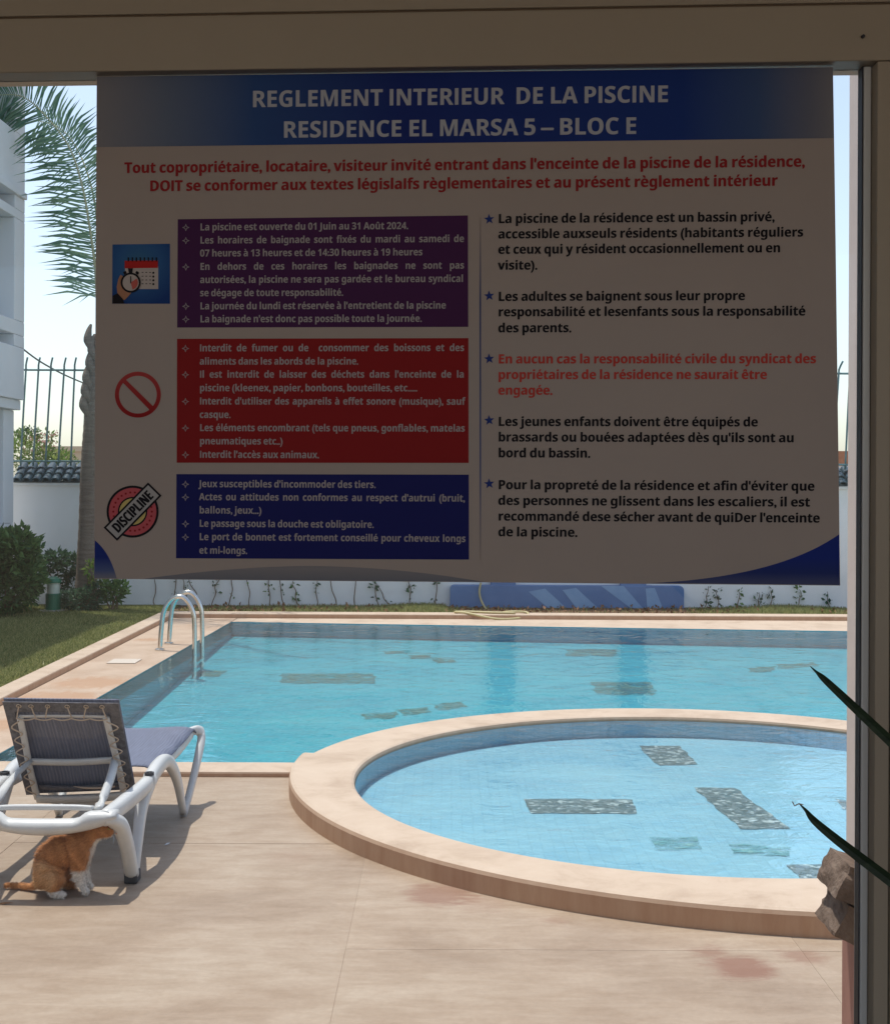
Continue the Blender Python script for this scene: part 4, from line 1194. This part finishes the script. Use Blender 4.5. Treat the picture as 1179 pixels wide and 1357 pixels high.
# wall beside the door, right
o = MB(); lo = [D(xj2 + .078, 0, .05), D(2.42, 0, .05), D(2.42, 0, -.12), D(xj2 + .078, 0, -.12)]; o.hexa(lo, [p + Vector((0, 0, 2.9)) for p in lo]); struct('wall_front', o, M_room)
o = MB(); lo = [D(-3.42, 0, .05), D(-2.682, 0, .05), D(-2.682, 0, -.12), D(-3.42, 0, -.12)]; o.hexa(lo, [p + Vector((0, 0, 2.9)) for p in lo]); struct('wall_front', o, M_room)

# ------------------------------------------------------------------ poster
PD = 0.004
ps = thing('rules_poster', 'large printed French swimming pool rules poster hanging in the glazed door', 'poster', W(620, 775, PD))
def pmat(name, c_, r_=.55):
    return mat(name, c_, r_, 0, .12)
M_paper = mottled('poster_vinyl', [(0.3, (0.36, 0.29, 0.26)), (0.7, (0.385, 0.31, 0.275))], 3, .42, .05, .002, 9, .4)
I_red = pmat('ink_red', (.30, .018, .022)); I_red2 = pmat('ink_bright_red', (.52, .055, .045)); I_blk = pmat('ink_black', (.012, .010, .014))
I_wht = pmat('ink_white', (.40, .36, .37)); I_ttl = pmat('ink_title_white', (.46, .47, .53)); I_pur = pmat('ink_purple', (.065, .014, .075)); I_bred = pmat('ink_panel_red', (.27, .010, .012)); I_navy = pmat('ink_navy', (.010, .012, .12))
I_blue = pmat('ink_blue', (.02, .04, .20)); I_pink = pmat('ink_pink', (.55, .10, .12)); I_yel = pmat('ink_yellow', (.62, .48, .17)); I_grey = pmat('ink_grey', (.42, .40, .40))
I_skin = pmat('ink_skin', (.42, .20, .12)); I_calr = pmat('ink_calendar_red', (.48, .02, .02)); I_cw = pmat('ink_calendar_white', (.52, .45, .43)); I_sq = pmat('ink_square_blue', (.03, .12, .34))
def grad(name, stops, axis, p0, p1, second=None):
    """flat printed gradient, along x or z between two photo points"""
    m = pmat(name, stops[0][1]); g_ = N(m, 'ShaderNodeNewGeometry'); sp = N(m, 'ShaderNodeSeparateXYZ'); L(m, g_.outputs['Position'], sp.inputs[0])
    mr = N(m, 'ShaderNodeMapRange'); L(m, sp.outputs['X' if axis == 'x' else 'Z'], mr.inputs['Value'])
    mr.inputs['From Min'].default_value = p0; mr.inputs['From Max'].default_value = p1
    L(m, ramp(m, stops, mr.outputs[0]), P(m).inputs['Base Color']); return m
def pp_(x, y, lay=1): return W(x, y, PD + .0004 * lay)
def pshape(name, pts, m, lay=1, par=None, kind=None):
    o = MB(); q = [pp_(x, y, lay) for x, y in pts]; o.add(q, [tuple(range(len(q)))]); return obj(name, o, m, par or ps, kind=kind)
def pcirc(cx, cy_, r, n=40): return [(cx + r * math.cos(2 * math.pi * k / n), cy_ + r * math.sin(2 * math.pi * k / n)) for k in range(n)]
def pring(cx, cy_, r0, r1, lay, m, name, n=48, a0=0, a1=2 * math.pi):
    o = MB()
    for r in (r0, r1): o.v += [tuple(pp_(cx + r * math.cos(a0 + (a1 - a0) * k / n), cy_ + r * math.sin(a0 + (a1 - a0) * k / n), lay)) for k in range(n + 1)]
    o.f = [(k, k + 1, n + 2 + k, n + 1 + k) for k in range(n)]
    return obj(name, o, m, ps)
# sheet, slightly thick and gently bowed outward at the right edge
o = MB(); nxs, nys = 30, 12
def edgeL(t_): return 128.5 - 3.5 * t_
def edgeR(t_): return 1103 + 9.5 * t_ ** .9
for lay_, th in ((0, 0.0), (1, .0006)):
    for j in range(nys + 1):
        t_ = j / nys
        for i in range(nxs + 1):
            s_ = i / nxs
            x = edgeL(t_) + (edgeR(t_) - edgeL(t_)) * s_
            yt = 101.5 + (89 - 101.5) * s_; yb_ = 767 + 9 * s_
            o.v.append(tuple(W(x, yt + (yb_ - yt) * t_, PD - th)))
nn_ = (nxs + 1) * (nys + 1)
for j in range(nys):
    for i in range(nxs):
        a = j * (nxs + 1) + i; o.f.append((a, a + nxs + 1, a + nxs + 2, a + 1)); o.f.append((nn_ + a, nn_ + a + 1, nn_ + a + nxs + 2, nn_ + a + nxs + 1))
obj('sheet', o, M_paper, ps)
pap = (0.37, 0.30, 0.267)
xL, xR_ = W(129, 150).x, W(1103, 150).x
bandm = grad('title_band_print', [(0, (.24, .23, .25)), (.10, (.13, .16, .24)), (.22, (.03, .075, .23)), (.42, (.012, .028, .19)), (.80, (.012, .040, .22)), (.90, (.05, .09, .22)), (.97, (.15, .155, .21)), (1, (.22, .21, .23))], 'x', xL, xR_)
pshape('title_band', [(129, 101.8), (1103, 89.3), (1104, 183), (128.3, 195)], bandm, 1)
# corner waves
def arc(p0, p1, p2, n=20):
    return [((1 - t_) ** 2 * p0[0] + 2 * t_ * (1 - t_) * p1[0] + t_ ** 2 * p2[0], (1 - t_) ** 2 * p0[1] + 2 * t_ * (1 - t_) * p1[1] + t_ ** 2 * p2[1]) for t_ in np.linspace(0, 1, n)]
zb0, zb1 = W(130, 767).z, W(130, 735).z
wv1 = grad('corner_wave_print', [(0, (.22, .21, .24)), (.35, (.08, .11, .25)), (.9, (.012, .028, .20))], 'z', zb0, zb1)
pshape('corner_wave', arc((126, 716), (146, 732), (155, 766.5)) + [(125.2, 766.3)], wv1, 1)
zb2, zb3 = W(1100, 776).z, W(1100, 735).z
wv2 = grad('corner_wave_print_right', [(0, (.09, .10, .20)), (.4, (.02, .035, .17)), (.9, (.012, .028, .22))], 'z', zb2, zb3)
pshape('corner_wave', arc((860, 772.8), (1030, 765), (1111.3, 708)) + [(1112, 775.2)], wv2, 1)
wv3 = grad('centre_wave_print', [(0, (.19, .19, .22)), (.8, (.26, .24, .25))], 'z', W(400, 768).z, W(400, 750).z)
pshape('centre_wave', arc((190, 767), (300, 752), (400, 750)) + arc((400, 750), (520, 750), (640, 771))[1:] , wv3, 1)
sepm = grad('divider_print', [(0, pap), (.25, (.10, .12, .26)), (.75, (.05, .07, .2)), (1, pap)], 'z', W(636, 742).z, W(636, 288).z)
pshape('divider_line', [(635.2, 288), (637.2, 288), (637.4, 742), (635.4, 742)], sepm, 1)
pshape('text_panel', [(235.8, 290.5), (619.8, 285.5), (620.3, 433.2), (235, 434)], I_pur, 1)
pshape('text_panel', [(234.9, 449), (620.5, 448), (620.8, 613.5), (234.4, 613.2)], I_bred, 1)
pshape('text_panel', [(234, 628.2), (621, 629), (621.3, 741.6), (233.5, 739.8)], I_navy, 1)

# ---- lettering from the built-in font, laid out glyph by glyph
LINES = []   # block, text, x left, x right or None, baseline y, cap height px, material, justify
T = LINES.append
T(('title_lettering', 'REGLEMENT INTERIEUR  DE LA PISCINE', 333, 886, 142, 21.5, I_ttl, 'cal'))
T(('title_lettering', 'RESIDENCE EL MARSA 5 – BLOC E', 374, 844, 182.5, 21.5, I_ttl, 'cal'))
T(('intro_lettering', "Tout copropriétaire, locataire, visiteur invité entrant dans l'enceinte de la piscine de la résidence,", 165, 1066, 229.3, 14, I_red, 'din'))
T(('intro_lettering', "DOIT se conformer aux textes législaIfs règlementaires et au présent règlement intérieur", 198, 1030, 253.3, 14, I_red, 'din'))
for tx, xr, y in (('La piscine est ouverte du 01 Juin au 31 Août 2024.', 541, 305.4), ('Les horaires de baignade sont fixés du mardi au samedi de', 615, 322.8), ('07 heures à 13 heures et de 14:30 heures à 19 heures', 560, 340),
                  ('En dehors de ces horaires les baignades ne sont pas', 615, 357.7), ('autorisées, la piscine ne sera pas gardée et le bureau syndical', 614, 375.1), ('se dégage de toute responsabilité.', 455, 392.6),
                  ("La journée du lundi est réservée à l'entretient de la piscine", 591, 410), ("La baignade n'est donc pas possible toute la journée.", 559, 427.2)):
    T(('schedule_lettering', tx, 265, xr, y, 9.2, I_wht, 'cal'))
for tx, xr, y in (('Interdit de fumer ou de  consommer des boissons et des', 615, 465.6), ('aliments dans les abords de la piscine.', 475, 483.2), ("Il est interdit de laisser des déchets dans l'enceinte de la", 615, 500.5), ('piscine (kleenex, papier, bonbons, bouteilles, etc.....', 553, 518.4),
                  ("Interdit d'utiliser des appareils à effet sonore (musique), sauf", 616, 536), ('casque.', 306, 553.8), ('Les éléments encombrant (tels que pneus, gonflables, matelas', 616, 571.2), ('pneumatiques etc..)', 375, 588.8), ("Interdit l'accès aux animaux.", 423, 606.6)):
    T(('ban_lettering', tx, 264.5, xr, y, 9.2, I_wht, 'cal'))
for tx, xr, y in (("Jeux susceptibles d'incommoder des tiers.", 498, 645.5), ("Actes ou attitudes non conformes au respect d'autrui (bruit,", 616, 662.8), ('ballons, jeux...)', 347, 680.4), ('Le passage sous la douche est obligatoire.', 495.5, 698), ('Le port de bonnet est fortement conseillé pour cheveux longs', 617, 715.7), ('et mi-longs.', 328, 733.6)):
    T(('conduct_lettering', tx, 264, xr, y, 9.2, I_wht, 'cal'))
for tx, xr, y, m_ in (('La piscine de la résidence est un bassin privé,', 1026, 295.7, 0), ('accessible auxseuls résidents (habitants réguliers', 1064, 316, 0), ('et ceux qui y résident occasionnellement ou en', 1034, 336.4, 0), ('visite).', 712, 357.4, 0),
                  ('Les adultes se baignent sous leur propre', 987, 398.8, 0), ('responsabilité et lesenfants sous la responsabilité', 1067, 419.2, 0), ('des parents.', 757, 440.4, 0),
                  ('En aucun cas la responsabilité civile du syndicat des', 1081, 481.6, 1), ('propriétaires de la résidence ne saurait être', 1016, 502.3, 1), ('engagée.', 732, 523, 1),
                  ('Les jeunes enfants doivent être équipés de', 1004, 564.4, 0), ("brassards ou bouées adaptées dès qu'ils sont au", 1052, 585, 0), ('bord du bassin.', 782, 606, 0),
                  ("Pour la propreté de la résidence et afin d'éviter que", 1079, 648.2, 0), ('des personnes ne glissent dans les escaliers, il est', 1073, 669, 0), ("recommandé dese sécher avant de quiDer l'enceinte", 1086, 689.8, 0), ('de la piscine.', 765, 710.6, 0)):
    T(('residents_lettering' if not m_ else 'liability_lettering', tx, 659.5, xr, y, 12.0, I_red2 if m_ else I_blk, 'din'))
T(('stamp_lettering', 'DISCIPLINE', 0, 0, 0, 0, I_blk, 'cal'))

BASE = {'é': 'e', 'è': 'e', 'ê': 'e', 'û': 'u', 'à': 'a'}
def glyph_char(ch):          # the built-in font set carries a bold sans alphabet among its mathematical letters
    ch = BASE.get(ch, ch)
    if 'A' <= ch <= 'Z': return chr(0x1D5D4 + ord(ch) - 65)
    if 'a' <= ch <= 'z': return chr(0x1D5EE + ord(ch) - 97)
    if '0' <= ch <= '9': return chr(0x1D7EC + ord(ch) - 48)
    return ch
chars = sorted((set(''.join(l[1] for l in LINES)) | {'H'}) - {' '})
def txt(s):
    c_ = bpy.data.curves.new('t', 'FONT'); c_.body = s; c_.size = 1; c_.resolution_u = 3
    o_ = bpy.data.objects.new('t', c_); C.objects.link(o_); return o_
HB = glyph_char('H')
tmp = {}
for ch in chars + [' ']:
    if ch != ' ': tmp[(ch, 'glyph')] = txt(glyph_char(ch))
    tmp[(ch, 'adv')] = txt(HB + glyph_char(ch) + HB)
tmp[('HH', 'adv')] = txt(HB + HB)
bpy.context.view_layer.update()
dg = bpy.context.evaluated_depsgraph_get()
GL, ADV = {}, {}
def width(o_):
    me = bpy.data.meshes.new_from_object(o_.evaluated_get(dg)); xs = [v.co.x for v in me.vertices]; r = max(xs) - min(xs); bpy.data.meshes.remove(me); return r
hh = width(tmp[('HH', 'adv')])
for k, o_ in tmp.items():
    if k[0] == 'HH': continue
    if k[1] == 'adv': ADV[k[0]] = width(o_) - hh
    else:
        me = bpy.data.meshes.new_from_object(o_.evaluated_get(dg))
        co = [(v.co.x, v.co.y) for v in me.vertices]; fs = [tuple(p.vertices) for p in me.polygons]
        if k[0] in BASE:
            cx = (min(p[0] for p in co) + max(p[0] for p in co)) / 2; n0 = len(co)
            if k[0] == 'é': q = [[(-.06, .60), (.03, .60), (.15, .76), (-.0, .76)]]
            elif k[0] in 'èà': q = [[(-.03, .60), (.06, .60), (.0, .76), (-.15, .76)]]
            else: q = [[(-.17, .60), (-.08, .60), (.0, .68), (.0, .76), (-.06, .76)], [(.0, .68), (.08, .60), (.17, .60), (.06, .76), (.0, .76)]]
            for poly in q:
                fs.append(tuple(range(len(co), len(co) + len(poly)))); co += [(x + cx, y) for x, y in poly]
        GL[k[0]] = (co, fs)
        bpy.data.meshes.remove(me)
for o_ in tmp.values():
    cu = o_.data; bpy.data.objects.remove(o_); bpy.data.curves.remove(cu)
hI = max(p[1] for p in GL['l'][0]); cH = max(p[1] for p in GL['H'][0])
GL['I'] = ([(x, y * cH / hI) for x, y in GL['l'][0]], GL['l'][1]); ADV['I'] = ADV['l']      # plain bar, as on the poster
CAP = cH
BOLDER = 0.007
def natural(text, total, sc_):
    words = text.split(' '); nsp = len(words) - 1
    return total / (sum(ADV[c_] for w_ in words for c_ in w_) * sc_ + nsp * SPW * sc_)
SPW = 0.23
def layout(text, total, sc_, k):
    """glyph placements (char, x) of a line of the given width; spare width goes between the words"""
    words = text.split(' ')
    full = sum(ADV[c_] for w_ in words for c_ in w_) * sc_; nsp = len(words) - 1
    if nsp == 0: k = total / full
    gap_ = (total - full * k) / nsp if nsp else 0
    out_ = []; x = 0
    for w_ in words:
        for c_ in w_:
            out_.append((c_, x)); x += ADV[c_] * sc_ * k
        x += gap_
    return out_, k
rows_ = []
for name, text, x0_, x1_, y, cap, m_, st_ in LINES:
    if name == 'stamp_lettering': continue
    pl_ = W(x0_, y, PD + .0008); tot = W(x1_, y, PD + .0008).x - pl_.x
    sc_ = (W(x0_, y - cap, PD + .0008) - pl_).length / CAP
    rows_.append((name, text, x1_, m_, st_, pl_, tot, sc_, natural(text, tot, sc_)))
kbody = float(np.median([q[8] for q in rows_ if q[3] is I_wht and q[2] < 605]))
print('kbody', kbody, [round(q[8], 2) for q in rows_])
blocks = {}
def put(b_, text, pl_, tot, sc_, k, bold):
    g_, k = layout(text, tot, sc_, k)
    bo = bold * sc_
    for c_, x in g_:
        co, fs = GL[c_]
        bo = bold * sc_ + (0 if c_.isalnum() else .018 * sc_)
        for q, (ox, oz) in enumerate(((0, 0), (1, .5), (-1, -.5), (.5, -.9), (-.5, .9))[:3 if c_.isalnum() else 5]):
            b_.add([D(pl_.x + x + p[0] * sc_ * k + ox * bo, pl_.z + p[1] * sc_ + oz * bo, PD + .0008 + q * .00002) for p in co], fs)
for name, text, x1_, m_, st_, pl_, tot, sc_, kn in rows_:
    b_ = blocks.setdefault((name, m_.name), (MB(), m_))[0]
    put(b_, text, pl_, tot, sc_, kbody if (m_ is I_wht and x1_ > 605) else kn, BOLDER if st_ == 'cal' else .017)
blocks[('stamp_lettering', I_blk.name)] = (MB(), I_blk)
# stamp: ring, banner, word
pring(176, 678, 0.1, 17.5, 1, I_yel, 'stamp_disc'); pring(176, 678, 17.5, 19.5, 2, I_blk, 'stamp_ring'); pring(176, 678, 19.5, 31.5, 1, I_pink, 'stamp_band'); pring(176, 678, 31.5, 34.5, 2, I_blk, 'stamp_ring')
dots = MB()
for k in range(26):
    a = 2 * math.pi * k / 26; q = [pp_(x, y, 2) for x, y in pcirc(176 + 25.5 * math.cos(a), 678 + 25.5 * math.sin(a), 1.5, 8)]; dots.add(q, [tuple(range(8))])
obj('stamp_dots', dots, I_red, ps)
sa = math.radians(-45.5)
def rot(u, v): return (176 + u * math.cos(sa) - v * math.sin(sa), 678 + u * math.sin(sa) + v * math.cos(sa))
pshape('stamp_banner', [rot(-42, -12.5), rot(42, -12.5), rot(42, 12.5), rot(-42, 12.5)], I_blk, 3)
pshape('stamp_banner', [rot(-39.5, -10), rot(39.5, -10), rot(39.5, 10), rot(-39.5, 10)], I_grey, 4)
b_ = blocks[('stamp_lettering', I_blk.name)][0]
sc_ = 13.5 / CAP
g_, k = layout('DISCIPLINE', 68, sc_, 1)
for c_, x in g_:
    co, fs = GL[c_]
    for q, e_ in enumerate((0, .55, -.55)): b_.add([pp_(*rot(-34 + x + p[0] * sc_ * k + e_, 6.6 - p[1] * sc_), 6 + q * .1) for p in co], fs)
for (name, _), (mb_, m_) in blocks.items(): obj(name, mb_, m_, ps, kind='stuff')
# prohibition sign
prm = grad('ban_sign_print', [(0, (.28, .008, .010)), (1, (.42, .05, .05))], 'z', W(183, 554).z, W(183, 492).z)
pring(183, 523, 25, 30.5, 1, prm, 'ban_ring', 56)
d_ = 1 / math.sqrt(2)
pshape('ban_bar', [(183 - 19.5 - 2, 523 - 19.5 + 2), (183 - 19.5 + 2, 523 - 19.5 - 2), (183 + 18 + 2.4, 523 + 18 - 2.4), (183 + 18 - 2.4, 523 + 18 + 2.4)], prm, 2)
# calendar picture
xs0, xs1 = W(149, 360).x, W(225, 360).x
sqm = pmat('ink_square_blue_glow', (.03, .12, .34))
g2 = N(sqm, 'ShaderNodeNewGeometry'); vd = N(sqm, 'ShaderNodeVectorMath', operation='DISTANCE'); L(sqm, g2.outputs['Position'], vd.inputs[0]); vd.inputs[1].default_value = W(184, 350, PD)
L(sqm, ramp(sqm, [(0, (.045, .15, .28)), (.5, (.03, .11, .30)), (1, (.010, .045, .20))], (lambda q: (L(sqm, vd.outputs['Value'], q.inputs['Value']), q.outputs[0])[1])(N(sqm, 'ShaderNodeMapRange', **{'From Max': .07}))), P(sqm).inputs['Base Color'])
pshape('picture_panel', [(149.3, 324), (225.5, 323), (225.5, 402.5), (149, 402.5)], sqm, 1)
pshape('calendar_page', [(166, 353), (210, 353), (210, 383), (166, 383)], I_cw, 2)
pshape('calendar_header', [(165.5, 345.5), (209.5, 345), (209.5, 355), (165.5, 355.5)], I_calr, 3)
o = MB()
for k in range(8):
    x = 169.5 + k * 5.3; o.add([pp_(x, 341, 4), pp_(x + 1.8, 341, 4), pp_(x + 1.8, 346.5, 4), pp_(x, 346.5, 4)], [(0, 1, 2, 3)])
obj('calendar_binding', o, I_blk, ps)
o = MB()
for r_ in range(4):
    o.add([pp_(x, y, 3) for x, y in pcirc(203.5, 361.5 + r_ * 5, 1.5, 10)], [tuple(range(10))])
    for c_ in range(3):
        x = 188 + c_ * 5; y = 360.5 + r_ * 5; o.add([pp_(x, y, 3), pp_(x + 2.5, y, 3), pp_(x + 2.5, y + 1.0, 3), pp_(x, y + 1.0, 3)], [(0, 1, 2, 3)])
obj('calendar_dates', o, I_grey if False else I_blk, ps)
pshape('hand', [(160, 364), (163, 366), (166, 374), (170, 383), (176, 386), (170, 393), (165, 398), (156, 390), (155, 380), (157, 370)], I_skin, 3)
pshape('sleeve', [(149.5, 392), (156, 388.5), (163, 396), (165, 402.2), (149.3, 402.2)], I_blk, 4)
pshape('stopwatch_face', pcirc(173.5, 374.5, 12), I_cw, 4)
pring(173.5, 374.5, 10.8, 13.3, 5, I_blk, 'stopwatch_rim')
pshape('stopwatch_wedge', [(173.5, 374.5)] + [(173.5 + 9.5 * math.cos(a), 374.5 + 9.5 * math.sin(a)) for a in np.linspace(-.6, 1.3, 12)], pmat('ink_salmon', (.55, .12, .10)), 6)
pshape('stopwatch_hand', [(172.9, 366), (174.1, 366), (174.1, 375.5), (172.9, 375.5)], I_blk, 7)
pshape('stopwatch_button', [(169.8, 355.5), (176.5, 355.5), (175.5, 361.6), (171, 361.6)], I_blk, 5)
pshape('stopwatch_button', [(163.5, 360.5), (167, 358.8), (168.3, 362), (164.8, 364.2)], I_blk, 5)
pshape('stopwatch_button', [(181.5, 358.8), (185, 361.5), (182.3, 364.3), (179.5, 361.4)], I_blk, 5)
# bullets
bu = MB()
for y in (301.5, 318.9, 353.8, 406, 423.2):
    for q in range(4):
        a = q * math.pi / 2
        def dr(u, v): return pp_(246.5 + u * math.cos(a) - v * math.sin(a), y + u * math.sin(a) + v * math.cos(a), 2)
        bu.add([dr(5, 0), dr(1.4, 1.4), dr(1.0, .6), dr(3.4, 0)], [(0, 1, 2, 3)]); bu.add([dr(5, 0), dr(3.4, 0), dr(1.0, -.6), dr(1.4, -1.4)], [(0, 1, 2, 3)])
for y in (461.8, 496.6, 532.2, 567.4, 602.8, 641.8, 659, 694.2, 711.9):
    for q in range(4):
        a = q * math.pi / 2
        def dr(u, v): return pp_(246 + u * math.cos(a) - v * math.sin(a), y + u * math.sin(a) + v * math.cos(a), 2)
        bu.add([dr(5, 0), dr(1.4, 1.4), dr(1.0, .6), dr(3.4, 0)], [(0, 1, 2, 3)]); bu.add([dr(5, 0), dr(3.4, 0), dr(1.0, -.6), dr(1.4, -1.4)], [(0, 1, 2, 3)])
obj('bullets', bu, I_wht, ps, kind='stuff')
stn = 0
for y in (290.5, 392, 475.5, 557, 641):
    pts = []
    for k in range(10):
        r = 7.2 if k % 2 == 0 else 3.0; a = -math.pi / 2 + k * math.pi / 5 - .08
        pts.append((648 + r * math.cos(a), y + r * math.sin(a)))
    q = [pp_(x, yy, 2) for x, yy in pts] + [pp_(648, y, 2)]
    o = MB(); o.add(q, [(k, (k + 1) % 10, 10) for k in range(10)]); obj('star', o, I_blue, ps)

# ------------------------------------------------------------------ house plant by the door (only two blades reach into view)
YB = 1.25
hp = thing('potted_plant', 'dark house plant whose long pointed blades reach in at the right edge', 'plant', (.78, YB, 0))
cr = Vector((.70, YB, 1.02))
def blade(p_tip, p_in, p_end, wd, tipcurl=0.0):
    pp = smooth_path([p_end, p_in, p_tip], 16); n = len(pp); o = MB()
    for i, p in enumerate(pp):
        t_ = i / (n - 1); w_ = wd * (1 - t_) ** .75 * (1.0) + .0003
        tg = (pp[min(i + 1, n - 1)] - pp[max(i - 1, 0)]).normalized(); sdv = tg.cross(Vector((0, 1, 0))).normalized(); bk_ = Vector((0, 1, 0))
        o.v += [tuple(p + sdv * w_), tuple(p + bk_ * w_ * .55), tuple(p - sdv * w_), tuple(p + bk_ * (w_ * .55 + .0012))]
    for i in range(n - 1):
        for k in range(4):
            a, b = i * 4 + k, i * 4 + (k + 1) % 4; o.f.append((a, b, b + 4, a + 4))
    return obj('blade', o, M_blade, hp)
blade(A(1073, 883, YB), A(1150, 955, YB), cr + Vector((0, 0, .07)), .0068)
blade(A(1058, 1065, YB), A(1138, 1136, YB), cr, .0075)
o = MB(); q = A(1058, 1065, YB); o.tube([q + Vector((.004, 0, -.001)), q, q + Vector((-.004, 0, -.002)), q + Vector((-.006, 0, .002))], .0006, 5); obj('blade_tip', o, M_cord, hp)
for a, h, l in ((.2, .5, .35), (.9, .55, .3), (1.6, .6, .3), (2.4, .6, .25), (-.4, .3, .45), (-1.2, .5, .35), (-1.9, .45, .3), (.5, .15, .4), (-.8, .1, .4)):
    dv = Vector((abs(math.cos(a)) + .15, math.sin(a), 0)) * l
    blade(cr + dv + Vector((0, 0, h * .75)), cr + dv * .6 + Vector((0, 0, h * .6)), cr + Vector((U(-.02, .02), U(-.02, .02), 0)), .012)
o = MB(); o.tube([(.74, YB, .28), (.72, YB, .6), cr + Vector((0, 0, .02))], [.018, .016, .014], 10); obj('stem', o, M_stem, hp, smooth=True)
o = MB(); o.lathe([(.11, -.003), (.115, .02), (.15, .26), (.165, .27), (.165, .30), (.145, .30), (.14, .27), (.01, .27)], (.745, YB, 0), 28); obj('pot', o, M_terra, hp)
